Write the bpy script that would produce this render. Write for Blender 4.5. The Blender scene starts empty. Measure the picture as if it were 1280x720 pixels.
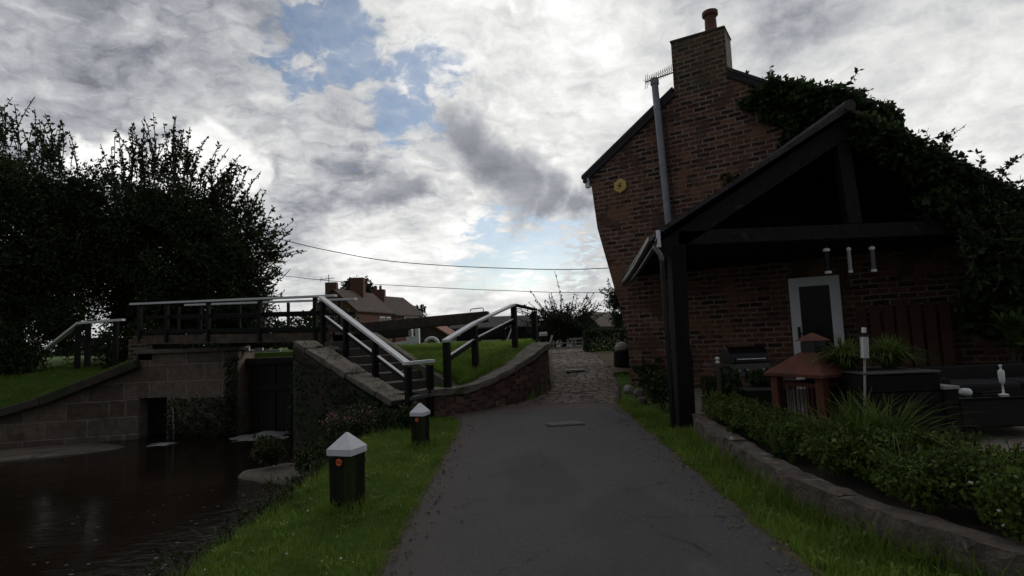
import bpy, math, random
import numpy as np
from mathutils import Vector, Matrix, Euler

random.seed(7)
RNG = np.random.default_rng(7)
S = bpy.context.scene
COL = S.collection
R = math.radians
EYE = 1.6
SUN_AZ, SUN_EL = R(40), R(29)          # azimuth to the right of +Y

# ------------------------------------------------------------------ materials
class NT:
    def __init__(s, tree):
        s.t = tree; s.n = tree.nodes; s.l = tree.links
    def node(s, typ, ins=None, **props):
        n = s.n.new(typ)
        for k, v in props.items(): setattr(n, k, v)
        for k, v in (ins or {}).items(): s.set(n.inputs[k], v)
        return n
    def set(s, sock, v):
        if isinstance(v, bpy.types.NodeSocket): s.l.new(v, sock)
        elif isinstance(v, bpy.types.Node): s.l.new(v.outputs[0], sock)
        else: sock.default_value = v
    def math(s, op, a, b=0.0, c=None, clamp=False):
        n = s.n.new('ShaderNodeMath'); n.operation = op; n.use_clamp = clamp
        s.set(n.inputs[0], a); s.set(n.inputs[1], b)
        if c is not None: s.set(n.inputs[2], c)
        return n.outputs[0]
    def vmath(s, op, a, b=(0, 0, 0), out=0):
        n = s.n.new('ShaderNodeVectorMath'); n.operation = op
        s.set(n.inputs[0], a); s.set(n.inputs[1], b)
        return n.outputs[out]
    def smooth(s, v, a, b, lo=0.0, hi=1.0):
        n = s.n.new('ShaderNodeMapRange'); n.interpolation_type = 'SMOOTHSTEP'
        s.set(n.inputs[0], v); n.inputs[1].default_value = a; n.inputs[2].default_value = b
        n.inputs[3].default_value = lo; n.inputs[4].default_value = hi
        return n.outputs[0]
    def noise(s, vec, scale, detail=4, rough=.55, dist=0.0):
        n = s.n.new('ShaderNodeTexNoise'); s.set(n.inputs['Vector'], vec)
        n.inputs['Scale'].default_value = scale; n.inputs['Detail'].default_value = detail
        n.inputs['Roughness'].default_value = rough; n.inputs['Distortion'].default_value = dist
        return n
    def mix(s, f, a, b, mode='MIX'):
        n = s.n.new('ShaderNodeMix'); n.data_type = 'RGBA'; n.blend_type = mode
        s.set(n.inputs['Factor'], f)
        s.set(n.inputs[6], col(a)); s.set(n.inputs[7], col(b))
        return n.outputs[2]
def col(c):
    if isinstance(c, (tuple, list)) and len(c) == 3: return (*c, 1)
    return c

def newmat(name):
    m = bpy.data.materials.new(name); m.use_nodes = True
    t = NT(m.node_tree); b = t.n['Principled BSDF']
    return m, t, b

def pbr(name, c1, c2=None, scale=6., rough=.8, bump=.3, metal=0., c3=None, c3s=1.3, c3w=(.5, .7), bscale=None, bdist=.01, spec=.5, coord='Object', stretch=None):
    """noise-mottled surface: two tones plus an optional stain tone"""
    m, t, b = newmat(name)
    tc = t.node('ShaderNodeTexCoord').outputs[coord]
    if stretch: tc = t.node('ShaderNodeMapping', {'Vector': tc, 'Scale': stretch}).outputs[0]
    c2 = c2 or tuple(v * .6 for v in c1)
    n = t.noise(tc, scale, 8, .65)
    f = t.smooth(n.outputs[0], .3, .7)
    c = t.mix(f, c1, c2)
    if c3:
        n3 = t.noise(tc, c3s, 6, .6, .5)
        c = t.mix(t.smooth(n3.outputs[0], *c3w), c, c3)
    t.set(b.inputs['Base Color'], c)
    b.inputs['Roughness'].default_value = rough; b.inputs['Metallic'].default_value = metal
    b.inputs['Specular IOR Level'].default_value = spec
    if bump:
        nb = t.noise(tc, bscale or scale * 5, 6, .6)
        bp = t.node('ShaderNodeBump', {'Strength': bump, 'Distance': bdist, 'Height': nb.outputs[0]})
        t.set(b.inputs['Normal'], bp)
    return m

def brickmat(name, cols, mortar, bw=.235, rh=.088, ms=.012, rough=.9, bump=.8, stain=None, stain_sc=.7, stain_w=(.5, .7), stain2=None, dist=.025, squash=1.0):
    m, t, b = newmat(name)
    uv = t.node('ShaderNodeTexCoord').outputs['UV']
    ob = t.node('ShaderNodeTexCoord').outputs['Object']
    wob = t.noise(uv, 5.0, 4, .65)
    v2 = t.vmath('ADD', uv, t.vmath('SCALE', t.vmath('SUBTRACT', wob.outputs[1], (.5, .5, .5)), (0, 0, 0)))
    sc = t.n[-1] if False else None
    sn = t.node('ShaderNodeVectorMath', operation='SCALE'); t.set(sn.inputs[0], t.vmath('SUBTRACT', wob.outputs[1], (.5, .5, .5))); sn.inputs['Scale'].default_value = dist
    v2 = t.vmath('ADD', uv, sn.outputs[0])
    br = t.node('ShaderNodeTexBrick', {'Vector': v2, 'Color1': (0, 0, 0, 1), 'Color2': (1, 1, 1, 1), 'Mortar': (.5, .5, .5, 1), 'Scale': 1.0, 'Mortar Size': ms, 'Mortar Smooth': .25, 'Bias': 0., 'Brick Width': bw, 'Row Height': rh}, offset=.5)
    ramp = t.node('ShaderNodeValToRGB', {'Fac': br.outputs[0]})
    el = ramp.color_ramp.elements
    for i, c in enumerate(cols):
        p = i / (len(cols) - 1)
        if i == 0: e = el[0]
        elif i == len(cols) - 1: e = el[-1]
        else: e = el.new(p)
        e.position = p; e.color = (*c, 1)
    n = t.noise(ob, 9, 8, .7)
    c = t.mix(t.smooth(n.outputs[0], .35, .75), ramp.outputs[0], (.6, .55, .5), 'MULTIPLY')
    n4 = t.noise(ob, 40, 3, .7)
    mc = t.mix(t.smooth(n4.outputs[0], .3, .7), mortar, tuple(v * .55 for v in mortar))
    n5 = t.noise(ob, 2.1, 4, .7)
    mf = t.math('MULTIPLY', br.outputs['Fac'], t.smooth(n5.outputs[0], .3, .6, .35, 1.))
    c = t.mix(mf, c, mc)
    if stain:
        n3 = t.noise(ob, stain_sc, 7, .62, .8)
        c = t.mix(t.smooth(n3.outputs[0], *stain_w, 0, .85), c, stain)
    if stain2:
        n3 = t.noise(t.vmath('ADD', ob, (7.1, 3.3, 1.7)), stain_sc * 1.3, 7, .65, .8)
        c = t.mix(t.smooth(n3.outputs[0], *stain_w, 0, .8), c, stain2)
    t.set(b.inputs['Base Color'], c)
    b.inputs['Roughness'].default_value = rough
    b.inputs['Specular IOR Level'].default_value = .25
    nb = t.noise(ob, 30, 6, .65)
    hgt = t.math('ADD', t.math('MULTIPLY', br.outputs['Fac'], -1.), t.math('MULTIPLY', nb.outputs[0], .7))
    bp = t.node('ShaderNodeBump', {'Strength': bump, 'Distance': .012, 'Height': hgt})
    t.set(b.inputs['Normal'], bp)
    return m

def leafmat(name, c1, c2, c3=None, trans=.25, rough=.6, spec=.18):
    m, t, b = newmat(name)
    g = t.node('ShaderNodeNewGeometry')
    ramp = t.node('ShaderNodeValToRGB', {'Fac': g.outputs['Random Per Island']})
    el = ramp.color_ramp.elements
    el[0].color = (*c1, 1); el[1].color = (*c2, 1)
    if c3:
        e = el.new(.93); e.color = (*c2, 1); el[-1].color = (*c3, 1)
    ob = t.node('ShaderNodeTexCoord').outputs['Object']
    n = t.noise(ob, 1.6, 3)
    c = t.mix(t.smooth(n.outputs[0], .35, .65), ramp.outputs[0], (.55, .6, .5), 'MULTIPLY')
    t.set(b.inputs['Base Color'], c); b.inputs['Roughness'].default_value = rough
    b.inputs['Specular IOR Level'].default_value = spec
    if trans:
        tr = t.node('ShaderNodeBsdfTranslucent', {'Color': c})
        mx = t.node('ShaderNodeMixShader', {0: trans, 1: b.outputs[0], 2: tr.outputs[0]})
        t.set(t.n['Material Output'].inputs[0], mx.outputs[0])
    return m

M = {}
M['brick'] = brickmat('old_red_brick', [(.035, .02, .018), (.055, .028, .022), (.15, .065, .045), (.10, .045, .033), (.20, .095, .06), (.045, .026, .022)], (.30, .24, .195), bw=.27, rh=.10, ms=.017, stain=(.20, .105, .066), stain2=(.075, .045, .036), stain_sc=1.0, stain_w=(.52, .62), dist=.05)
M['brick_chim'] = brickmat('sooty_chimney_brick', [(.03, .024, .02), (.13, .07, .045), (.06, .04, .03), (.17, .095, .06)], (.26, .23, .175), bw=.27, rh=.10, ms=.018, stain=(.10, .10, .055), stain2=(.05, .042, .032), stain_sc=1.6, stain_w=(.5, .68))
M['brick_far'] = brickmat('cottage_brick', [(.11, .045, .032), (.18, .072, .05), (.14, .055, .04)], (.16, .13, .11))
M['stone'] = brickmat('lock_sandstone', [(.10, .078, .062), (.18, .145, .115), (.21, .165, .13), (.13, .10, .082), (.17, .15, .13)], (.36, .31, .27), bw=.92, rh=.42, ms=.014, dist=.07, stain=(.055, .045, .036), stain2=(.035, .038, .022), stain_sc=1.1, stain_w=(.54, .74), bump=.9)
M['rubble'] = brickmat('ramp_rubble', [(.09, .055, .045), (.16, .10, .08), (.12, .07, .055), (.20, .13, .10)], (.045, .036, .03), bw=.42, rh=.15, ms=.02, dist=.16, stain=(.05, .04, .035), stain_sc=1.4, bump=1.)
M['flag'] = brickmat('patio_flags', [(.22, .19, .16), (.27, .24, .20), (.24, .20, .175)], (.09, .08, .07), bw=.62, rh=.46, ms=.008, dist=.01, bump=.3)
M['mossstone'] = pbr('mossy_wall_stone', (.075, .06, .048), (.035, .03, .024), 5, .9, .8, c3=(.028, .04, .014), c3s=1.6, c3w=(.45, .6), bdist=.03)
M['coping'] = pbr('coping_stone', (.18, .15, .12), (.09, .075, .06), 7, .85, .7, c3=(.05, .06, .025), c3s=2., c3w=(.52, .68), bdist=.02)
M['gardenstone'] = pbr('garden_wall_stone', (.15, .12, .098), (.065, .052, .043), 7, .9, 1., c3=(.30, .27, .23), c3s=6., c3w=(.58, .7), bdist=.03)
M['slate'] = brickmat('roof_slate', [(.05, .05, .055), (.075, .07, .075), (.06, .055, .055)], (.02, .02, .02), bw=.3, rh=.22, ms=.006, dist=.01, bump=.5)
M['tile'] = brickmat('roof_tile_brown', [(.10, .075, .065), (.13, .10, .085), (.09, .07, .06)], (.03, .03, .03), bw=.25, rh=.25, ms=.01, dist=.01)
M['white'] = pbr('white_paint_worn', (.68, .68, .68), (.55, .56, .57), 9, .5, .25, c3=(.25, .23, .2), c3s=7., c3w=(.66, .78))
M['whitecap'] = pbr('white_cap_paint', (.74, .75, .77), (.6, .61, .62), 6, .55, .3, c3=(.3, .28, .26), c3s=14., c3w=(.66, .76))
M['upvc'] = pbr('white_door_plastic', (.80, .80, .83), (.74, .74, .77), 4, .4, .05)
M['black'] = pbr('black_paint', (.008, .008, .009), (.013, .012, .012), 12, .6, .4, spec=.12, c3=(.03, .026, .022), c3s=9., c3w=(.65, .8))
M['blackgloss'] = pbr('black_plastic', (.005, .005, .006), (.009, .009, .009), 9, .35, .1, spec=.3)
M['postwood'] = pbr('dark_bollard_wood', (.026, .024, .017), (.007, .007, .005), 20, .85, .9, spec=.12, c3=(.030, .042, .014), c3s=6., c3w=(.46, .64), stretch=(1, 1, .1))
M['stainwood'] = pbr('dark_stained_timber', (.011, .0095, .010), (.018, .015, .016), 10, .8, .5, spec=.1, c3=(.026, .022, .022), c3s=4., c3w=(.6, .75))
M['oldwood'] = pbr('weathered_beam_wood', (.075, .053, .04), (.032, .024, .019), 8, .85, .7, c3=(.035, .028, .022), c3s=3., c3w=(.5, .65))
M['deckwood'] = pbr('bridge_fascia_wood', (.12, .082, .056), (.05, .036, .027), 6, .85, .6, c3=(.04, .03, .025), c3s=2., c3w=(.5, .65))
M['gatewood'] = pbr('wet_gate_wood', (.011, .009, .007), (.024, .02, .015), 12, .5, .6, spec=.3, c3=(.012, .016, .007), c3s=4., c3w=(.5, .7))
M['rust'] = pbr('rusted_steel', (.11, .026, .010), (.055, .015, .008), 9, .85, .4, c3=(.055, .02, .012), c3s=5., c3w=(.55, .75))
M['steel'] = pbr('brushed_steel', (.55, .55, .55), (.45, .45, .45), 30, .35, .1, metal=.9)
M['flue'] = pbr('grey_flue_metal', (.26, .27, .30), (.20, .21, .235), 5, .5, .2, metal=.25, c3=(.14, .12, .11), c3s=2.5, c3w=(.6, .75))
M['zinc'] = pbr('dull_metal', (.12, .12, .12), (.08, .08, .08), 14, .5, .2, metal=.6)
M['grey'] = pbr('grey_plastic', (.30, .31, .30), (.26, .27, .26), 8, .5, .1)
M['rattan'] = brickmat('dark_rattan', [(.010, .008, .008), (.017, .013, .012), (.012, .010, .009)], (.004, .003, .003), bw=.03, rh=.012, ms=.002, dist=.002, rough=.5, bump=.6)
M['cushion'] = pbr('dark_cushion', (.010, .010, .011), (.015, .015, .016), 40, .9, .2)
M['glass_dark'] = pbr('dark_glass', (.006, .006, .006), (.008, .008, .008), 3, .12, 0, spec=.15)
M['frost'] = pbr('frosted_tube', (.42, .43, .42), (.36, .36, .36), 12, .25, .1)
M['ceramic'] = pbr('white_ceramic', (.7, .72, .7), (.6, .62, .6), 9, .35, .1)
M['yellow'] = pbr('yellow_alarm_plastic', (.62, .42, .10), (.55, .37, .09), 6, .45, .1)
M['orange'] = pbr('orange_reflector', (.75, .16, .03), (.6, .12, .03), 12, .4, .1)
M['red'] = pbr('terracotta_pot', (.17, .06, .045), (.10, .045, .038), 9, .85, .4)
M['redroof'] = pbr('red_sheet_roof', (.22, .065, .04), (.14, .045, .03), 5, .8, .3)
M['concrete'] = pbr('pale_concrete', (.34, .32, .29), (.25, .23, .21), 9, .9, .4)
M['bark'] = pbr('tree_bark', (.055, .045, .035), (.03, .025, .02), 12, .95, .8, bdist=.03)
M['soil'] = pbr('garden_soil', (.045, .032, .022), (.025, .018, .013), 14, 1., .9, bdist=.04)
M['mud'] = pbr('wet_mud', (.11, .085, .06), (.07, .055, .04), 5, .6, .5, c3=(.04, .032, .025), c3s=2.)
M['gravel'] = pbr('path_edge_litter', (.17, .12, .07), (.07, .05, .035), 26, .95, .8, c3=(.05, .055, .02), c3s=6., c3w=(.5, .65), bdist=.02)
M['cob'] = pbr('cobble_setts', (.17, .122, .092), (.095, .069, .054), 3.1, .75, .6, spec=.3, c3=(.21, .175, .14), c3s=1.1, bscale=30)
M['cob_gap'] = pbr('cobble_joints', (.04, .031, .023), (.025, .026, .013), 6, .95, .6)
M['foam_and_glint'] = pbr('white_water_and_glint', (.55, .56, .56), (.2, .2, .19), 16, .3, .6, bdist=.02)  # leak foam, and the painted sky glints on the canal
M['steps'] = pbr('stair_stone', (.07, .058, .048), (.04, .033, .028), 8, .85, .6)
M['screenwood'] = pbr('brown_screen_boards', (.08, .034, .018), (.05, .023, .013), 5, .8, .3)
M['leaf_fallen'] = leafmat('fallen_leaf', (.16, .11, .05), (.25, .19, .09), trans=0)
M['beamwood'] = pbr('grey_stained_beam', (.026, .023, .024), (.016, .014, .015), 14, .8, .6, spec=.15, c3=(.05, .044, .042), c3s=5., c3w=(.58, .74))
M['wire'] = pbr('cable_black', (.03, .03, .03), (.02, .02, .02), 4, .6, 0)
M['leaf_dark'] = leafmat('leaf_dark_tree', (.022, .034, .012), (.055, .078, .026), (.10, .12, .045), trans=.25, rough=.55, spec=.2)
M['leaf_ivy'] = leafmat('leaf_ivy', (.018, .036, .011), (.048, .078, .022), (.12, .145, .05), trans=.3, rough=.55, spec=.2)
M['leaf_shrub'] = leafmat('leaf_shrub', (.058, .10, .018), (.13, .185, .038), (.23, .27, .085), trans=.35)
M['leaf_hedge'] = leafmat('leaf_hedge', (.020, .038, .012), (.05, .075, .022), (.09, .11, .03), trans=.2)
M['leaf_far'] = leafmat('leaf_far_tree', (.022, .03, .016), (.05, .06, .03), trans=.2)
M['leaf_big'] = leafmat('leaf_big_plant', (.05, .085, .022), (.09, .14, .04), trans=.3, rough=.4)
M['leaf_reed'] = leafmat('leaf_waterside', (.035, .045, .016), (.075, .085, .03), (.16, .13, .07), trans=.25)
M['pink'] = leafmat('pink_blossom', (.30, .10, .14), (.42, .20, .24), trans=.2)
M['whiteflower'] = leafmat('white_blossom', (.6, .6, .58), (.7, .7, .66), trans=.2)
M['grass'] = leafmat('grass_blades', (.145, .23, .030), (.235, .345, .060), (.33, .31, .13), trans=.5, rough=.5, spec=.25)
M['twig'] = pbr('twig', (.05, .038, .03), (.03, .024, .02), 20, .9, 0)

def groundmat():
    m, t, b = newmat('ground_turf')
    ob = t.node('ShaderNodeTexCoord').outputs['Object']
    n1 = t.noise(ob, .9, 6, .6); n2 = t.noise(ob, 14, 5, .7)
    g = t.mix(t.smooth(n2.outputs[0], .3, .7), (.045, .085, .012), (.08, .135, .02))
    c = t.mix(t.smooth(n1.outputs[0], .55, .75, 0, .5), g, (.06, .055, .025))
    z = t.node('ShaderNodeSeparateXYZ', {0: ob}).outputs[2]
    c = t.mix(t.smooth(z, -.12, -.35), c, (.03, .024, .017))       # bare wet mud below the turf line
    t.set(b.inputs['Base Color'], c); b.inputs['Roughness'].default_value = .95
    b.inputs['Specular IOR Level'].default_value = .2
    nb = t.noise(ob, 35, 6, .7)
    t.set(b.inputs['Normal'], t.node('ShaderNodeBump', {'Strength': .8, 'Distance': .04, 'Height': nb.outputs[0]}))
    return m
M['ground'] = groundmat()

def asphaltmat():
    m, t, b = newmat('worn_asphalt')
    ob = t.node('ShaderNodeTexCoord').outputs['Object']
    n1 = t.noise(ob, .8, 6, .6, .4); n2 = t.noise(ob, 42, 5, .9); n3 = t.noise(ob, 3., 6, .7)
    v = t.node('ShaderNodeTexVoronoi', {'Vector': ob, 'Scale': 75.})
    c = t.mix(t.smooth(n1.outputs[0], .3, .72), (.070, .067, .065), (.057, .055, .055))
    c = t.mix(t.smooth(n2.outputs[0], .48, .68, 0, .8), c, (.13, .12, .112))
    c = t.mix(t.smooth(v.outputs[0], .0, .25, .45, 0), c, (.02, .02, .02))
    c = t.mix(t.smooth(n3.outputs[0], .6, .75, 0, .3), c, (.06, .05, .044))
    pt_ = t.noise(t.vmath('MULTIPLY', ob, (1.0, .45, 1.)), .55, 3, .5).outputs[0]
    c = t.mix(t.smooth(pt_, .53, .56, 0, .30), c, (.035, .034, .036))       # darker patched areas
    crk = t.node('ShaderNodeTexVoronoi', {'Vector': t.vmath('ADD', ob, t.vmath('MULTIPLY', n3.outputs[1], (.35, .35, 0))), 'Scale': .8}, feature='DISTANCE_TO_EDGE')
    c = t.mix(t.math('MULTIPLY', t.smooth(crk.outputs[0], .0, .010, .75, 0), t.smooth(n1.outputs[0], .45, .6)), c, (.015, .015, .015))
    yy = t.node('ShaderNodeSeparateXYZ', {0: ob}).outputs[1]
    c = t.mix(t.smooth(t.math('ADD', yy, t.math('MULTIPLY', n3.outputs[0], .3)), 9.75, 9.95, 0, .6), c, (.10, .068, .058))   # reddish band before the cobbles
    x = t.node('ShaderNodeSeparateXYZ', {0: ob}).outputs[0]
    wob = t.math('ADD', x, t.math('MULTIPLY', t.math('SUBTRACT', n3.outputs[0], .5), .9))
    c = t.mix(t.smooth(wob, -.25, -.85, 0, .55), c, (.085, .062, .056))     # reddish dust on the left of the path
    t.set(b.inputs['Base Color'], c)
    b.inputs['Roughness'].default_value = .85
    b.inputs['Specular IOR Level'].default_value = .3
    h = t.math('ADD', t.math('MULTIPLY', v.outputs[0], .6), n2.outputs[0])
    t.set(b.inputs['Normal'], t.node('ShaderNodeBump', {'Strength': .55, 'Distance': .006, 'Height': h}))
    return m
M['asphalt'] = asphaltmat()

def watermat():
    m, t, b = newmat('brown_canal_water')
    ob = t.node('ShaderNodeTexCoord').outputs['Object']
    n0 = t.noise(ob, .5, 3)
    c = t.mix(n0.outputs[0], (.009, .006, .004), (.015, .010, .007))
    t.set(b.inputs['Base Color'], c)
    b.inputs['Roughness'].default_value = .09; b.inputs['IOR'].default_value = 1.33
    b.inputs['Specular IOR Level'].default_value = .24
    mp = t.node('ShaderNodeMapping', {'Vector': ob, 'Scale': (1.0, 2.4, 1.), 'Rotation': (0, 0, .5)})
    n1 = t.noise(mp.outputs[0], 4.5, 4, .6, .6)
    n2 = t.noise(ob, .8, 2)
    x = t.node('ShaderNodeSeparateXYZ', {0: ob}).outputs[0]
    amp = t.math('ADD', t.smooth(n2.outputs[0], .4, .65, .2, .8), t.smooth(x, -5.0, -3.4, 0, 5.0))
    h = t.math('MULTIPLY', n1.outputs[0], amp)
    t.set(b.inputs['Normal'], t.node('ShaderNodeBump', {'Strength': .22, 'Distance': .05, 'Height': h}))
    return m
M['water'] = watermat()

# ------------------------------------------------------------------ mesh helpers
class MB:
    def __init__(s): s.v = []; s.f = []
    def add(s, vs, fs):
        o = len(s.v); s.v += [tuple(v) for v in vs]; s.f += [tuple(i + o for i in f) for f in fs]
        return s
    def box(s, c, d, rz=0., m=None):
        hx, hy, hz = d[0] / 2, d[1] / 2, d[2] / 2
        vs = [Vector((x, y, z)) for x in (-hx, hx) for y in (-hy, hy) for z in (-hz, hz)]
        mm = m if m is not None else Matrix.Rotation(rz, 3, 'Z')
        vs = [mm @ v + Vector(c) for v in vs]
        return s.add(vs, [(0, 1, 3, 2), (4, 6, 7, 5), (0, 4, 5, 1), (2, 3, 7, 6), (0, 2, 6, 4), (1, 5, 7, 3)])
    def bar(s, a, b, w, h, up=(0, 0, 1)):
        """rectangular bar from a to b, w across, h along up"""
        a = Vector(a); b = Vector(b); d = (b - a).normalized(); up = Vector(up)
        sd = d.cross(up).normalized(); u = sd.cross(d).normalized()
        vs = [p + sd * x * w / 2 + u * z * h / 2 for p in (a, b) for x in (-1, 1) for z in (-1, 1)]
        return s.add(vs, [(0, 2, 3, 1), (4, 5, 7, 6), (0, 1, 5, 4), (2, 6, 7, 3), (0, 4, 6, 2), (1, 3, 7, 5)])
    def tube(s, pts, rad, n=8, cap=True):
        pts = [Vector(p) for p in pts]
        if not hasattr(rad, '__len__'): rad = [rad] * len(pts)
        vs = []; fs = []
        for i, p in enumerate(pts):
            d = (pts[min(i + 1, len(pts) - 1)] - pts[max(i - 1, 0)]).normalized()
            a = d.cross(Vector((0, 0, 1)) if abs(d.z) < .95 else Vector((1, 0, 0))).normalized(); b = d.cross(a)
            for k in range(n):
                t = 2 * math.pi * k / n
                vs.append(p + (a * math.cos(t) + b * math.sin(t)) * rad[i])
        for i in range(len(pts) - 1):
            for k in range(n):
                k2 = (k + 1) % n
                fs.append((i * n + k, i * n + k2, (i + 1) * n + k2, (i + 1) * n + k))
        if cap:
            fs.append(tuple(range(n - 1, -1, -1))); fs.append(tuple((len(pts) - 1) * n + k for k in range(n)))
        return s.add(vs, fs)
    def lathe(s, c, prof, n=20):
        vs = []; fs = []
        for r, z in prof:
            for k in range(n):
                t = 2 * math.pi * k / n; vs.append((c[0] + r * math.cos(t), c[1] + r * math.sin(t), c[2] + z))
        for i in range(len(prof) - 1):
            for k in range(n):
                k2 = (k + 1) % n; fs.append((i * n + k, i * n + k2, (i + 1) * n + k2, (i + 1) * n + k))
        fs.append(tuple(range(n - 1, -1, -1))); fs.append(tuple((len(prof) - 1) * n + k for k in range(n)))
        return s.add(vs, fs)
    def prism(s, poly, off):
        """poly: list of 3D points, extruded by the vector off"""
        n = len(poly); off = Vector(off); a = [Vector(p) for p in poly]; b = [p + off for p in a]
        fs = [tuple(range(n)), tuple(range(2 * n - 1, n - 1, -1))]
        fs += [((i + 1) % n, i, i + n, (i + 1) % n + n) for i in range(n)]
        return s.add(a + b, fs)
    def loft(s, rings, closed=False):
        n = len(rings[0]); vs = [p for r in rings for p in r]; fs = []
        for i in range(len(rings) - 1):
            for k in range(n if closed else n - 1):
                k2 = (k + 1) % n; fs.append((i * n + k, i * n + k2, (i + 1) * n + k2, (i + 1) * n + k))
        return s.add(vs, fs)
    def jitter(s, a, seed=0):
        r = random.Random(seed)
        s.v = [(x + r.uniform(-a, a), y + r.uniform(-a, a), z + r.uniform(-a, a)) for x, y, z in s.v]; return s
    def build(s, name, mat, parent=None, bevel=0., smooth=False, recalc=True, sub=0, loc=None):
        base = Vector((0, 0, 0))
        p = parent
        while p is not None: base += p.location; p = p.parent
        if parent is None and loc is not None: base = Vector(loc)
        me = bpy.data.meshes.new(name)
        me.from_pydata([tuple(Vector(v) - base) for v in s.v], [], s.f)
        if recalc:
            import bmesh
            bm = bmesh.new(); bm.from_mesh(me)
            bmesh.ops.recalc_face_normals(bm, faces=bm.faces); bm.to_mesh(me); bm.free()
        boxuv(me, base)
        me.materials.append(M[mat] if isinstance(mat, str) else mat)
        if smooth:
            for f in me.polygons: f.use_smooth = True
        o = bpy.data.objects.new(name, me); COL.objects.link(o)
        if parent is not None: o.parent = parent
        elif loc is not None: o.location = loc
        if bevel:
            b = o.modifiers.new('bevel', 'BEVEL'); b.width = bevel; b.segments = 2; b.limit_method = 'ANGLE'; b.angle_limit = .7
            b.harden_normals = False
        return o

def boxuv(me, base):
    n = len(me.polygons)
    uv = me.uv_layers.new(name='UVMap')
    arr = np.zeros((len(me.loops), 2), np.float32)
    for p in me.polygons:
        nn = p.normal
        if abs(nn.z) > .85: h = Vector((1, 0, 0)); v = Vector((0, 1, 0))
        else:
            h = Vector((0, 0, 1)).cross(nn).normalized(); v = nn.cross(h)
        for li in p.loop_indices:
            co = me.vertices[me.loops[li].vertex_index].co + base
            arr[li] = (co.dot(h), co.dot(v))
    uv.data.foreach_set('uv', arr.ravel())

def mesh_np(name, V, F, mats, parent=None, loc=None, midx=None):
    """V (n,3), F list of arrays (m,k) of equal k per array"""
    base = np.zeros(3)
    p = parent
    while p is not None: base += np.array(p.location); p = p.parent
    if parent is None and loc is not None: base = np.array(loc, float)
    me = bpy.data.meshes.new(name)
    V = np.asarray(V, np.float32) - base.astype(np.float32)
    me.vertices.add(len(V)); me.vertices.foreach_set('co', V.ravel())
    tot = sum(len(f) for f in F); nl = sum(f.size for f in F)
    me.loops.add(nl); me.polygons.add(tot)
    me.loops.foreach_set('vertex_index', np.concatenate([f.ravel() for f in F]).astype(np.int32))
    sizes = np.concatenate([np.full(len(f), f.shape[1]) for f in F])
    me.polygons.foreach_set('loop_start', (np.cumsum(sizes) - sizes).astype(np.int32))
    for m in mats: me.materials.append(M[m])
    if midx is not None: me.polygons.foreach_set('material_index', np.asarray(midx, np.int32))
    me.update(calc_edges=True); me.validate()
    o = bpy.data.objects.new(name, me); COL.objects.link(o)
    if parent is not None: o.parent = parent
    elif loc is not None: o.location = loc
    return o

def unit(a): return a / np.maximum(np.linalg.norm(a, axis=-1, keepdims=True), 1e-9)
def rdir(n): return unit(RNG.normal(size=(n, 3)))

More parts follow.
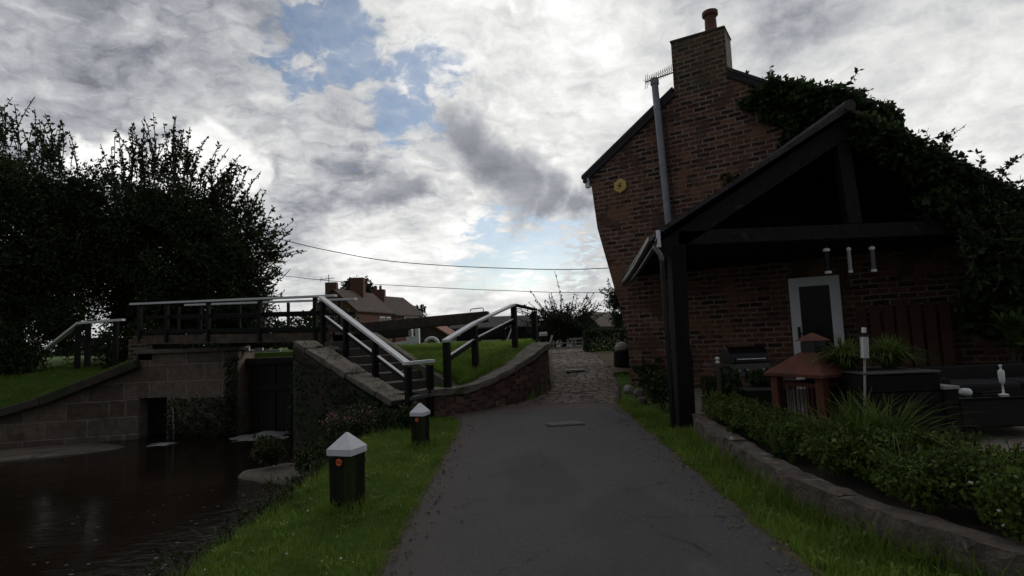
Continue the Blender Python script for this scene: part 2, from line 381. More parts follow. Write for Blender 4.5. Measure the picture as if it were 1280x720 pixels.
class Leaves:
    """collects leaf quads and stem ribbons, built as one foliage mesh"""
    def __init__(s): s.V = []; s.Q = []; s.mi = []; s.n = 0
    def quads(s, v4, mi=0):
        k = len(v4); s.V.append(v4.reshape(-1, 3)); s.Q.append(np.arange(k * 4).reshape(k, 4) + s.n); s.n += k * 4
        s.mi.append(np.full(k, mi)); return s
    def scatter(s, P, size, aspect=.55, bias=(0, 0, 0), mi=0, droop=None):
        n = len(P); d = unit(rdir(n) + np.asarray(bias)); sd = unit(np.cross(d, rdir(n)))
        sz = (size * RNG.uniform(.6, 1.3, n))[:, None] if np.isscalar(size) else np.asarray(size)[:, None]
        w = sz * aspect / 2
        v = np.stack([P, P + d * sz * .45 + sd * w, P + d * sz, P + d * sz * .45 - sd * w], 1)
        return s.quads(v, mi)
    def sprig(s, a, d, L, n, size, curve=.3, stem=.006, mi=0, smi=1, bias=.5):
        a = np.asarray(a, float); d = unit(np.asarray(d, float)); cv = rdir(1)[0] * curve; t = np.linspace(0, 1, 6)[:, None]
        P = a + d * L * t + cv * L * t * t
        sd = unit(np.cross(d, rdir(1)[0])) * stem
        for e in (sd, np.cross(d, sd)):
            v = np.stack([P[:-1] - e, P[:-1] + e, P[1:] + e * .8, P[1:] - e * .8], 1); s.quads(v, smi)
        tt = RNG.uniform(.15, 1, n)[:, None]; Q = a + d * L * tt + cv * L * tt * tt
        return s.scatter(Q, size, bias=d * bias, mi=mi)
    def blades(s, P, h, w, lean=.5, mi=0):
        """two-segment grass blades"""
        n = len(P); az = RNG.uniform(0, 2 * math.pi, n); hd = np.stack([np.cos(az), np.sin(az), np.zeros(n)], 1)
        az2 = RNG.uniform(0, 2 * math.pi, n); sd = np.stack([np.cos(az2), np.sin(az2), np.zeros(n)], 1)
        h = np.asarray(h) * RNG.uniform(.5, 1.3, n); ln = h * lean * RNG.uniform(.1, 1.2, n)
        ww = (np.asarray(w) * RNG.uniform(.6, 1.2, n))[:, None] / 2
        up = np.array([0, 0, 1.])
        m = P + up * (h * .55)[:, None] + hd * (ln * .3)[:, None]
        tip = P + up * (h * .95)[:, None] + hd * ln[:, None]
        o = s.n
        V = np.stack([P - sd * ww, P + sd * ww, m + sd * ww * .75, m - sd * ww * .75, tip + sd * ww * .12, tip - sd * ww * .12], 1)
        s.V.append(V.reshape(-1, 3)); b = (np.arange(n) * 6 + o)[:, None]
        s.Q.append(b + np.array([[0, 1, 2, 3]])); s.Q.append(b + np.array([[3, 2, 4, 5]])); s.n += n * 6
        s.mi.append(np.full(2 * n, mi)); return s
    def arch(s, base, n, L, w, spread, segs=6, mi=0, up=1.0, droop=.55):
        """arching strap leaves from one base"""
        for i in range(n):
            az = RNG.uniform(0, 2 * math.pi); l = L * RNG.uniform(.55, 1.1); sp = spread * RNG.uniform(.3, 1.1)
            hd = np.array([math.cos(az), math.sin(az), 0]); sd = np.array([-math.sin(az), math.cos(az), 0])
            t = np.linspace(0, 1, segs + 1)
            P = np.asarray(base) + rdir(1)[0] * [.05, .05, 0] + hd * (sp * t ** 1.3)[:, None] * l + np.array([0, 0, 1.]) * (l * up * (t - droop * sp * t ** 2.6))[:, None]
            ww = (w * np.sin(np.pi * (t * .85 + .13)))[:, None] * sd
            v = np.stack([P[:-1] - ww[:-1], P[:-1] + ww[:-1], P[1:] + ww[1:], P[1:] - ww[1:]], 1); s.quads(v, mi)
        return s
    def build(s, name, mats, parent=None, loc=None):
        return mesh_np(name, np.concatenate(s.V), [np.concatenate(s.Q)], mats, parent, loc, np.concatenate(s.mi))

def blobpts(n, c, r, inner=.35, lump=.22, lseed=0.):
    d = rdir(n); rad = RNG.uniform(inner ** 2.2, 1, n) ** (1 / 2.2)
    k = 1 + lump * (np.sin(d[:, 0] * 5 + lseed) * np.cos(d[:, 1] * 4.3 + 2 * lseed) + .7 * np.sin(d[:, 2] * 7 + 3 * lseed + d[:, 0] * 6))
    return np.asarray(c) + d * (rad * k)[:, None] * np.asarray(r)

def tag(o, label, cat, group=None):
    o['label'] = label; o['category'] = cat
    if group: o['group'] = group
    return o
def thing(name, loc, label, cat, group=None):
    o = bpy.data.objects.new(name, None); COL.objects.link(o); o.location = loc; o.empty_display_size = .2
    return tag(o, label, cat, group)
def struct(o, kind='structure'): o['kind'] = kind; return o

def interp(tab, x):
    if x <= tab[0][0]: return tab[0][1] + (0 if len(tab[0]) < 3 else 0)
    for (a, b), (c, d) in zip(tab, tab[1:]):
        if x <= c: return b + (d - b) * (x - a) / (c - a)
    return tab[-1][1]
def sstep(t): t = max(0., min(1., t)); return t * t * (3 - 2 * t)

# ------------------------------------------------------------------ terrain
ZW = -.55                                      # canal water level
PATH_Z = [(-10, -.3), (10.3, .309), (11, .345), (12.3, .46), (14, .8), (16, 1.05), (18, 1.07), (22, 1.05), (400, 1.05)]
def zp(y): return interp(PATH_Z, y)
XR = [(9.9, -.95), (10.3, -.55), (10.8, -.05), (11.5, .42), (12.3, .66), (14, .72), (16, .85), (18, 1.0), (22, 1.15), (30, 1.3), (400, 1.3)]
XPR = [(10.3, 1.85), (12.3, 2.3), (14, 2.35), (16, 2.35), (18, 2.45), (22, 2.9), (30, 4.)]
MZ = [(9.9, .66), (10.8, .98), (11.5, 1.2), (12.3, 1.36), (13, 1.43), (14, 1.45)]
SB = Vector((-1.85, 9.6)); ST = Vector((-4.2, 12.2)); SN = Vector((.743, .67))
YW = [(-13.2, 13.2), (-9.5, 14.0), (-7.0, 14.0)]
WT = [(-13.2, .0), (-12.9, .07), (-11.7, .42), (-10.2, 1.12), (-9.5, 1.34), (-9.4, 1.48), (-7, 1.48)]
def h(x, y):
    p = zp(y)
    if y > 15.3:
        if x < XR[-1][1] + 2.5:
            u = 1.45 if y < 40 else 1.2
            if x < -7: u = min(1.45, 1.0 + .1 * max(0, y - 15) ) if x < -9.6 else 1.45
            t = sstep((x - interp(XR, y) + .25) / .5)
            return u + (p - .03 - u) * t if x < interp(XPR, y) + .3 else p - .03
        return max(.75, p - .03) if y < 30 else 1.05
    if x < -2.1 and y < 14.9 or x < -7:
        if x > -7.0 and x < -4.3: return -1.0
        if x <= -7.0:
            yw = interp(YW, x)
            if x < -13.2: 
                return min(1.2, -.2 + (-13.2 - x) * .45) if y < 13.2 else min(1.25, .0 + (-13.2 - x) * .25 + (y - 13.2) * .35)
            if y > yw + .8: return min(1.42, interp(WT, x) - .06 + .33 * (y - yw))
            return -1.0
        if y < 9.9 or (x < -2.3 and (Vector((x, y)) - SB).dot(SN) < .05):
            if y > 12.4: return 1.4
            t = (-2.15 - x) / 1.3
            return p - .02 + (-1.0 - p) * sstep(t)
    if y > 9.9 and x < interp(XR, y):
        d = (Vector((x, y)) - SB).dot(SN)
        if d > 1.05 or y > 12.6: return interp(MZ, y)
        return p - .1
    return p - .03

def axis(segs):
    out = []
    for a, b, n in segs: out += [a + (b - a) * i / n for i in range(n)]
    return out + [segs[-1][1]]
gx = axis([(-300, -60, 6), (-60, -16, 14), (-16, 8, 120), (8, 40, 12), (40, 300, 7)])
gy = axis([(-40, -2, 8), (-2, 16, 90), (16, 26, 24), (26, 60, 12), (60, 500, 10)])
V = np.array([(x, y, h(x, y)) for y in gy for x in gx]); nx = len(gx)
ii = np.arange((len(gy) - 1) * (nx - 1)); i0 = ii // (nx - 1) * nx + ii % (nx - 1)
g = mesh_np('ground', V, [np.stack([i0, i0 + 1, i0 + nx + 1, i0 + nx], 1)], ['ground'])
for f in g.data.polygons: f.use_smooth = True
struct(g)

def strip(name, mat, ys, left, right, zoff, nx=8, wob=0., seed=0):
    r = random.Random(seed); m = MB(); rings = []
    for y in ys:
        a = left(y) + r.uniform(-wob, wob); b = right(y) + r.uniform(-wob, wob)
        rings.append([(a + (b - a) * k / nx, y, zp(y) + zoff + .025 * (1 - (2 * k / nx - 1) ** 2)) for k in range(nx + 1)])
    m.loft(rings); o = m.build(name, mat, smooth=True); return struct(o)
PL = [(-10, -.9), (3.7, -.9), (8.6, -.85), (9.3, -.95), (9.9, -1.15), (10.35, -1.0)]
PR = [(-10, 1.72), (3.5, 1.73), (5, 1.74), (9.8, 1.8), (10.35, 1.86)]
ys = axis([(-6, 10.34, 110)])
strip('path_edge', 'gravel', ys, lambda y: interp(PL, y) - .085, lambda y: interp(PR, y) + .085, -.012, 8, .03, 3)
strip('towpath', 'asphalt', ys, lambda y: interp(PL, y), lambda y: interp(PR, y), .004, 8, .03, 5)
strip('path_bed', 'cob_gap', axis([(10.3, 20, 40), (20, 60, 10)]), lambda y: interp(XR, y) + .02, lambda y: interp(XPR, y), -.004, 8, .03, 6)

# cobbled rise: individual setts in one surface mesh
m = MB(); rc = random.Random(11); y = 10.36
while y < 21:
    dy = rc.uniform(.11, .17) * (1 if y < 17 else 1.8); x = interp(XR, y) + .14 + rc.uniform(0, .1)
    while x < interp(XPR, y) - .08:
        w = rc.uniform(.16, .32); w = min(w, interp(XPR, y) - x)
        if rc.random() > .04:
            hh = rc.uniform(.004, .016); g0 = .008
            sk = rc.uniform(-.012, .012)
            def zz(xx, yy): return zp(yy) + .025 * (1 - (2 * (xx - interp(XR, yy)) / (interp(XPR, yy) - interp(XR, yy)) - 1) ** 2) - .004
            q = [(x + g0, y + g0 + sk), (x + w - g0, y + g0 - sk), (x + w - g0, y + dy - g0 - sk), (x + g0, y + dy - g0 + sk)]
            cx = x + w / 2; cy = y + dy / 2; tl = [rc.uniform(-.006, .006) for _ in q]
            top = [(cx + (a - cx) * .78, cy + (b - cy) * .7, zz(a, b) + hh + t) for (a, b), t in zip(q, tl)]
            bot = [(a, b, zz(a, b) - .01) for a, b in q]
            m.add(bot + top, [(4, 5, 6, 7), (0, 1, 5, 4), (1, 2, 6, 5), (2, 3, 7, 6), (3, 0, 4, 7)])
        x += w
    y += dy
struct(m.build('cobbled_path', 'cob'))
m = MB(); m.box((1.45, 13.45, zp(13.45) + .055), (.46, .17, .05), .04)
tag(m.build('stone_slab', 'concrete', bevel=.01, loc=(1.45, 13.45, zp(13.45))), 'pale flat stone slab set in the dark cobbles of the rise', 'slab')

strip('verge_dirt', 'gravel', axis([(13.2, 16.8, 18)]), lambda y: interp(XPR, y) - .02, lambda y: interp(XPR, y) + .75 - .12 * abs(y - 15), .012, 4, .04, 9)
# water
w = MB(); w.add([(-60, -30, ZW), (-2.2, -30, ZW), (-2.2, 15.2, ZW), (-60, 15.2, ZW)], [(0, 1, 2, 3)])
struct(w.build('canal_water', 'water'))

# ------------------------------------------------------------------ grass
def poly_scatter(n, xf, y0, y1, zf=None, pw=1.0):
    out = []
    while len(out) < n:
        yy = y0 + (y1 - y0) * RNG.random() ** pw; a, b = xf(yy)
        if b <= a: continue
        xx = RNG.uniform(a, b); out.append((xx, yy, (zf or h)(xx, yy) - .01))
    return np.array(out)
G = Leaves()
G.blades(poly_scatter(42000, lambda y: (-2.5, interp(PL, y) - .02 + .03 * math.sin(y * 9)), 2.4, 9.6, pw=1.5), .055, .006, .8)
G.blades(poly_scatter(5000, lambda y: (-2.6, interp(PL, y) - .05), 2.4, 9.6, pw=1.4), .11, .007, .8)
G.blades(poly_scatter(3500, lambda y: (interp(PL, y) - .12, interp(PL, y) - .02), 2.4, 9.6, pw=1.3), .07, .006, 1.2)
for bx_, by_ in ((-1.565, 5.15), (-1.30, 7.52)):
    a = RNG.uniform(0, 6.28, 420); r_ = RNG.uniform(.12, .24, 420); G.blades(np.stack([bx_ + np.cos(a) * r_, by_ + np.sin(a) * r_, np.full(420, zp(by_) - .03)], 1), .11, .007, .8)
for i in range(150):
    y = 2.6 + 6.8 * RNG.random() ** 1.4; x = RNG.uniform(-2.3, -1.0); G.arch((x, y, h(x, y) + .01), 6, .07, .011, 1.1, 3)
P = poly_scatter(130, lambda y: (-2.2, -1.0), 2.6, 9, lambda x, y: h(x, y) + .055); G.scatter(P, .016, 1., (0, 0, .5), mi=1)
struct(G.build('towpath_grass', ['grass', 'whiteflower'], loc=(-1.6, 5, .1)), 'stuff')
G = Leaves()
GWX = [(1.9, 3.6), (2.6, 3.1), (3.38, 2.68), (4.0, 2.42), (4.7, 2.26), (7.1, 2.27), (7.6, 2.4)]
vr = lambda y: (interp(PR, y) + .03 + .03 * math.sin(y * 7), interp(GWX, y) + .02 if y < 7.6 else 2.5 - (y - 7.6) * .12)
G.blades(poly_scatter(26000, vr, 2.2, 10.6, pw=1.5), .06, .006, .8)
G.blades(poly_scatter(5000, vr, 2.2, 10.6, pw=1.5), .13, .008, .8)
G.blades(poly_scatter(900, lambda y: (interp(GWX, y) - .16, interp(GWX, y) + .02), 2.2, 7.4, pw=1.2), .20, .010, .7)
for i in range(90):
    y = 2.4 + 7 * RNG.random() ** 1.4; a_, b_ = vr(y); x = RNG.uniform(a_, b_); G.arch((x, y, zp(y) + .0), 6, .08, .012, 1.1, 3)
struct(G.build('verge_grass', ['grass'], loc=(2.1, 5, .1)), 'stuff')
G = Leaves()
def mx(y): return (max(-1.85 + 1.13 * .743 - (y - 9.6 - 1.13 * .67) * .904, -4.2) if y > 10.3 else -1.4, interp(XR, y) - .3)
G.blades(poly_scatter(22000, mx, 9.95, 14.5), .07, .012, .8)
G.blades(poly_scatter(2500, lambda y: (interp(XR, y) - .42, interp(XR, y) - .22), 9.95, 13.5), .12, .012, .8)
G.blades(poly_scatter(16000, lambda y: (-14.5, -9.7), 13.4, 18), .08, .016, .8)
G.blades(poly_scatter(6000, lambda y: (-4, .6), 14.5, 22), .09, .018, .8)
G.blades(poly_scatter(5000, lambda y: (interp(XPR, y) + .02, interp(XPR, y) + .8), 13, 20), .08, .014, .8)
struct(G.build('lock_lawn_grass', ['grass'], loc=(-2, 12, 1.2)), 'stuff')

# ------------------------------------------------------------------ the brick house (gable turned 33 degrees)
YAW = R(33); GU = Vector((math.cos(YAW), -math.sin(YAW), 0)); GV = Vector((math.sin(YAW), math.cos(YAW), 0)); G0 = Vector((2.6, 12.3, 0))
def gp(t, z, s=0.): return G0 + GU * t + GV * s + Vector((0, 0, z))
house = thing('brick_house', (3.8, 13.5, .35), 'tall old red brick house with cut away corner, chimney and ivy on one side', 'house')
TR = 4.65; APX = 1.93; DP = 7.5
m = MB()
gab = [(-.08, -.3), (TR, -.3), (TR, 5.35), (APX, 7.2), (-.79, 5.37), (-.67, 4.05), (-.08, 1.53)]
front = [gp(t, z) for t, z in gab]; o = len(m.v)
side = [gp(-.67, -.3, 1.66), gp(-.67, 1.53, 1.66)]
back = [gp(-.67, -.3, DP), gp(TR, -.3, DP), gp(TR, 5.35, DP), gp(APX, 7.2, DP), gp(-.79, 5.37, DP), gp(-.67, 4.05, DP), gp(-.67, 1.53, DP)]
m.add(front + side + back, [tuple(range(7)), (0, 6, 8, 7), (6, 5, 8), (7, 8, 15, 9), (8, 5, 14, 15), (5, 4, 13, 14), (1, 10, 11, 2), (9, 15, 14, 13, 12, 11, 10)])
wall = m.build('wall', 'brick', house)
# lower brick range running on behind the porch
m = MB(); m.prism([gp(TR - .3, -.3, .03), gp(8.2, -.3, .03), gp(8.2, 2.6, .03), gp(6.3, 2.92, .03), gp(TR, 3.79, .03), gp(TR - .3, 3.9, .03)], GV * .35)
m.build('side_wall', 'brick', house)
# roof slabs
m = MB()
for tc_, t0, z0 in ((1.285, -.98, 5.26), (2.435, TR + .2, 5.22)):
    zf = lambda t: z0 + (7.235 - z0) * (t - t0) / (APX - t0)
    e = [gp(t, zf(t), s_) for t, s_ in ((t0, -.07), (tc_, -.07), (tc_, .64), (APX, .64), (APX, DP + .1), (t0, DP + .1))]
    m.prism(e, (0, 0, .075))
roof = m.build('roof', 'slate', house)
m = MB()
m.bar(gp(-.93, 5.22, -.035), gp(APX - .64, 6.72, -.035), .05, .13, up=(0, 0, 1)); m.bar(gp(TR + .1, 5.2, -.035), gp(APX + .5, 6.81, -.035), .05, .11)
m.box(gp(-.88, 5.2, 3.0), (.1, 6.2, .1), -YAW)
m.build('verge_board', 'blackgloss', house)
m = MB(); m.box(gp(-.845, 5.14, -.02), (.09, .1, .22), -YAW); m.build('eave_end', 'upvc', house)
m = MB()
m.prism([gp(1.3, 6.62, -.004), gp(2.42, 6.62, -.004), gp(2.42, 7.86, -.004), gp(1.3, 7.9, -.004)], GV * .62)
chim = m.build('chimney', 'brick_chim', roof, bevel=.015)
m = MB(); m.prism([gp(1.285, 7.88, -.02), gp(2.435, 7.835, -.02), gp(2.435, 7.885, -.02), gp(1.285, 7.93, -.02)], GV * .655)
m.build('chimney_cap', 'mossstone', roof, bevel=.01)
pc = gp(2.1, 7.88, .3); m = MB()
m.lathe(pc, [(.155, 0), (.15, .12), (.125, .16), (.118, .44), (.165, .48), (.165, .56), (.12, .57), (.11, .5)], 20)
m.build('chimney_pot', 'red', roof, smooth=False)
# metal flue strapped to the gable
m = MB(); a = gp(.93, 7.0, -.12); b = gp(1.06, 3.0, -.12)
m.tube([b, a], .075, 14); m.tube([a, a + Vector((0, 0, .13))], .095, 14)
for k in (.2, .55, .86):
    c = b.lerp(a, k); m.tube([c - Vector((0, 0, .02)), c + Vector((0, 0, .02))], .083, 14)
m.build('flue_pipe', 'flue', house, smooth=False)
m = MB(); m.tube([gp(1.0, 2.9, -.03), gp(.93, 6.7, -.03)], .012, 6); m.tube([gp(1.17, 3.4, -.03), gp(1.08, 6.3, -.03)], .01, 6)
m.build('cable', 'wire', house)
# tv aerial by the chimney
m = MB(); a0 = gp(1.36, 7.28, -.05); a1 = gp(.75, 7.08, -.2); dd = (a1 - a0)
m.tube([a0 + Vector((.3, 0, .0)), a1], .014, 6)
for k in range(15):
    c = a0.lerp(a1, .1 + .9 * k / 14); L = .12 if k < 13 else .17
    m.tube([c - Vector((.02, .02, L)), c + Vector((.02, .02, L))], .006, 4); m.tube([c - GV * .13, c + GV * .13], .006, 4)
m.build('tv_aerial', 'zinc', house)
# yellow alarm box
c = gp(-.03, 4.92, -.003); hexa = []
for k in range(6):
    t = R(60 * k + 30); hexa.append(c + GU * math.cos(t) * .165 + Vector((0, 0, math.sin(t) * .175)))
m = MB(); m.prism(hexa, -GV * .075); ab = m.build('alarm_box', 'yellow', house, bevel=.02)
m = MB()
m.box(c - GV * .078 + GU * -.01, (.11, .004, .022), -YAW + 0, Matrix.Rotation(-YAW, 3, 'Z') @ Matrix.Rotation(R(28), 3, 'Y'))
m.box(c - GV * .078 + GU * .02 + Vector((0, 0, .05)), (.07, .004, .015), -YAW); m.box(c - GV * .078 - GU * .03 + Vector((0, 0, -.05)), (.07, .004, .015), -YAW)
m.tube([c - GV * .0755 , c - GV * .0775], .03, 12)
m.build('alarm_emblem', 'oldwood', ab)
# glazed white back door
m = MB(); t0, t1, zb, zt = 3.22, 4.06, .42, 2.5
m.prism([gp(t0, zb, -.07), gp(t0 + .17, zb, -.07), gp(t0 + .17, zt - .17, -.07), gp(t1 - .17, zt - .17, -.07), gp(t1 - .17, zb, -.07), gp(t1, zb, -.07), gp(t1, zt, -.07), gp(t0, zt, -.07)], GV * .066)
door = m.build('door', 'upvc', house, bevel=.008)
m = MB(); m.prism([gp(t0 + .17, zb, -.03), gp(t1 - .17, zb, -.03), gp(t1 - .17, zt - .17, -.03), gp(t0 + .17, zt - .17, -.03)], GV * .02)
m.build('glass_pane', 'glass_dark', door)
m = MB(); hc = gp(t0 + .12, 1.46, -.085); m.box(hc, (.05, .025, .24), -YAW); m.bar(hc - GV * .05, hc - GV * .05 + GU * .13, .02, .022); m.bar(hc, hc - GV * .05, .02, .02)
m.build('door_handle', 'blackgloss', door)

# ------------------------------------------------------------------ timber porch
porch = thing('porch', (2.43, 8.0, .25), 'dark timber open porch with king post gable built against the brick house', 'porch')
def wy(x): return 12.3 - .5446 * (x - 2.6) / .8387          # y of the gable plane at x
m = MB(); m.prism([(2.27, 7.88, .12), (2.50, 7.88, .12), (2.53, 7.9, 1.25), (2.50, 7.9, 1.35), (2.54, 7.9, 2.84), (2.32, 7.9, 2.84)], (0, .26, 0)); m.build('post', 'stainwood', porch, bevel=.015)
m = MB(); m.box((7.62, 8.0, 1.5), (.24, .24, 2.7)); m.build('post', 'stainwood', porch, bevel=.015)
m = MB(); m.box((4.98, 8.0, 2.935), (5.1, .2, .21), 0); m.build('tie_beam', 'beamwood', porch, bevel=.012)
m = MB(); m.prism([(4.93, 7.93, 3.045), (5.14, 7.93, 3.045), (5.05, 7.93, 4.5), (4.86, 7.93, 4.5)], (0, .15, 0)); m.build('king_post', 'beamwood', porch, bevel=.012)
RX, RZ = 4.96, 4.62
m = MB()
for a, sg in ((2.12, 1), (7.85, -1)):
    za = 2.86
    m.prism([(a, 7.9, za), (RX, 7.9, RZ - .02), (RX, 7.9, RZ - .33), (a + sg * .12, 7.9, za - .21)], (0, .09, 0))
m.build('barge_board', 'beamwood', porch)
m = MB()
for a, zb_, xb in ((2.05, 2.86, 2.5), (7.95, 2.86, 7.95)):
    e = [(a, 7.72, zb_ + .08), (RX, 7.72, RZ + .04), (RX, wy(RX) - .02, RZ + .04), (xb, wy(xb) - .02, zb_ - .0)]
    m.prism(e, (0, 0, .07))
m.build('roof', 'slate', porch)
m = MB()
for x in (2.9, 3.5, 4.1, 4.7):
    z = 2.86 + (RZ - 2.86) * (x - 2.1) / (RX - 2.1); m.bar((x, 8.2, z - .09), (x, wy(x) - .05, z - .09), .07, .12)
m.build('purlin', 'stainwood', porch)
m = MB()
for k in range(20):
    x0 = 2.6 + k * .24; x1 = x0 + .225
    zt_ = lambda x: RZ - .06 - abs(x - RX) * .615
    if min(zt_(x0), zt_(x1)) < 3.06: continue
    m.prism([(x0, 9.3, 2.87), (x1, 9.3, 2.87), (x1, 9.3, zt_(x1)), (x0, 9.3, zt_(x0))], (0, .02, 0))
m.build('gable_shade_boards', 'stainwood', porch)  # boards added so the open gable reads black
m = MB(); m.prism([(2.45, 8.12, 2.845), (7.6, 8.12, 2.845), (7.6, wy(7.6) - .05, 2.845), (2.6, wy(2.6) - .08, 2.845)], (0, 0, .02)); m.build('added_shade_ceiling', 'stainwood', porch)  # flat ceiling added to keep light off the wall under the porch
m = MB(); m.tube([(RX, 7.68, RZ + .11), (RX, wy(RX) - .05, RZ + .11)], .085, 10); m.build('ridge_tile', 'slate', porch)
# gutter as an open half pipe, fascia behind it, and the downpipe
gA = Vector((2.0, 7.66, 2.91)); gB = Vector((2.5, 12.25, 2.70)); rings = []
for k in range(9):
    p = gA.lerp(gB, k / 8); p.z -= .03 * math.sin(math.pi * k / 8); ring = []
    for j in range(9):
        t = math.pi + math.pi * j / 8; ring.append(p + Vector((math.cos(t) * .062, 0, math.sin(t) * .062)))
    for j in range(8, -1, -1):
        t = math.pi + math.pi * j / 8; ring.append(p + Vector((math.cos(t) * .054, 0, math.sin(t) * .054)))
    rings.append(ring)
m = MB(); m.loft(rings, True); m.build('gutter', 'blackgloss', porch)
m = MB(); m.bar(gA + Vector((-.055, 0, .008)), gB + Vector((-.055, 0, .008)), .018, .02); m.build('gutter_sky_rim', 'grey', porch)  # pale bar paints the sky reflection along the gutter edge
m = MB(); m.bar(gA + Vector((.09, .05, -.05)), gB + Vector((.09, -.05, -.05)), .02, .07); m.build('fascia', 'flue', porch)
m = MB(); m.box((2.09, 7.7, 2.90), (.05, .05, .24), 0); m.build('gutter_stop', 'upvc', porch)
m = MB(); m.tube([(2.06, 7.80, 2.84), (2.07, 7.80, 2.78), (2.14, 7.84, 2.70), (2.17, 7.86, 2.6)], .034, 10); m.build('pipe_elbow', 'grey', porch, smooth=True)
m = MB(); m.tube([(2.17, 7.86, 2.6), (2.17, 7.84, .2)], .036, 12)
for z in (2.4, 1.3, .5): m.tube([(2.17, 7.85, z), (2.17, 7.85, z + .06)], .043, 12)
m.build('downpipe', 'blackgloss', porch)

# three hanging tube lanterns
for i, (x, lab) in enumerate(((4.61, 'clear glass tube lantern hanging under the porch beam, leftmost of the three'), (4.935, 'slim white tube lantern hanging under the porch beam, middle of the three'), (5.275, 'glass tube lantern hanging under the porch beam, rightmost of the three'))):
    t = thing('hanging_lantern', (x, 8.0, 2.83), lab, 'lantern', 'tube lanterns hanging under the porch beam')
    wd = (.04, .026, .034)[i]
    m = MB(); m.lathe((x, 8, 2.37), [(wd, 0), (wd, .3)], 14); m.build('glass_tube', ('glass_dark', 'grey', 'zinc')[i], t, smooth=False)
    m = MB(); m.lathe((x, 8, 2.665), [(wd * 1.2, 0), (wd * 1.2, .035), (wd * .5, .05)], 14); m.build('top_cap', 'ceramic', t)
    m = MB(); m.lathe((x, 8, 2.34), [(wd * 1.15, 0), (wd * 1.15, .035)], 14); m.build('bottom_cap', 'ceramic', t)
    m = MB(); m.tube([(x, 8, 2.71), (x, 8, 2.835)], .004, 5); m.build('cord', 'wire', t)

# ------------------------------------------------------------------ ivy on the house and porch
iv = Leaves()
def gsc(n, t0, t1, z0, z1, s0=-.22, s1=.0, cond=None):
    o = []
    while len(o) < n:
        t = RNG.uniform(t0, t1); z = RNG.uniform(z0, z1)
        if cond and not cond(t, z): continue
        o.append(gp(t, z, RNG.uniform(s0, s1)))
    return np.array(o)
def wobf(z): return .16 * math.sin(z * 5.1) + .1 * math.sin(z * 11.7 + 1)
iv.scatter(gsc(9000, 2.9, 5.2, 3.9, 6.5, -.3, .02, lambda t, z: t > 3.25 + wobf(z) - .28 * max(0, z - 5.6) and z < 7.2 - (t - APX) * .62 + .1), .13, .8, (-.2, -.5, -.5))
iv.scatter(gsc(120, 2.2, 2.7, 4.3, 4.75, -.06, .0), .12, .8, (-.2, -.4, -.6))
for c, r, n in (((5.25, 10.75, 6.08), (.42, .4, .26), 1500), ((5.7, 10.4, 5.90), (.5, .5, .34), 2400), ((6.15, 10.2, 5.65), (.5, .6, .4), 2600), ((6.30, 10.0, 5.40), (.45, .5, .45), 2400), ((6.32, 9.95, 5.00), (.4, .5, .5), 2000),
                 ((6.3, 10.6, 5.55), (.7, .9, .4), 2200)):
    iv.scatter(blobpts(int(n * 1.5), c, r, .3), .105, .8, (0, 0, -.2))
for x in (5.25, 5.6, 5.95, 6.3, 6.65, 7.0, 7.35, 7.7):
    zr = 4.66 - .6 * (x - 4.96); k = (x - 5.2) / 2.5
    iv.scatter(blobpts(2300, (x, 8.25, zr + .0), (.36, .62, .15 + .05 * k), .2), .085, .85, (-.1, -.3, -.2))
    iv.scatter(blobpts(int(900 + 900 * k), (x + .1, 7.8, zr - .22 - .15 * k), (.34, .2, .2 + .2 * k), .2), .09, .85, (-.1, -.3, -.5))
for c, r, n in (((7.65, 7.9, 2.6), (.5, .7, .5), 3600),
                 ((6.75, 7.75, 3.05), (.45, .25, .35), 2200), ((7.0, 7.7, 2.65), (.55, .28, .6), 3400), ((7.35, 7.7, 2.0), (.5, .35, .8), 3400), ((6.7, 7.9, 1.75), (.3, .25, .45), 900), ((7.9, 7.8, 1.6), (.6, .5, 1.0), 3600), ((8.4, 8.2, 2.1), (.7, .8, .85), 3600), ((8.9, 8.4, 1.3), (.8, .8, 1.1), 3200), ((6.2, 7.78, 3.3), (.3, .2, .2), 700)):
    iv.scatter(blobpts(int(n * 1.5), c, r, .25), .10, .85, (-.1, -.3, -.4))
for a, d, L in (((5.35, 10.6, 6.28), (.0, 0, 1), .42), ((5.5, 10.6, 6.2), (.3, 0, 1), .3), ((6.2, 10.0, 5.9), (.9, -.1, .45), .55), ((6.3, 9.95, 5.8), (1, 0, .1), .45), ((6.5, 9.7, 5.6), (.8, 0, -.1), .4), ((5.75, 10.4, 6.15), (.2, 0, 1), .25),
                ((6.95, 8.0, 3.6), (.9, 0, .45), .62), ((7.3, 8.0, 3.35), (.9, 0, .3), .55), ((7.5, 8.0, 3.15), (.8, 0, .5), .4), ((7.0, 7.6, 2.9), (.8, -.3, .5), .5), ((6.1, 7.7, 3.9), (.3, -.2, .5), .3), ((4.95, 10.9, 6.55), (-.2, 0, 1), .22)):
    iv.sprig(a, d, L, 26, .085, .35, .008)
for i in range(110):
    if i % 2: u = RNG.random(); a = (5.5 + 2.3 * u, RNG.uniform(7.6, 8.3), 4.35 - 1.35 * u + RNG.uniform(-.1, .1))
    else: u = RNG.random(); a = (5.1 + 1.6 * u, 10.7 - .9 * u, 6.25 - .75 * u + RNG.uniform(-.1, .1))
    iv.sprig(a, (RNG.uniform(-.5, .9), RNG.uniform(-.5, .2), RNG.uniform(.1, 1.)), RNG.uniform(.15, .42), 14, .075, .6, .005)
for i in range(50):
    iv.sprig((RNG.uniform(6.0, 7.6), 7.45, RNG.uniform(2.2, 3.2)), (RNG.uniform(-.4, .4), -.3, RNG.uniform(-1, .2)), RNG.uniform(.3, .6), 16, .08, .5, .005)
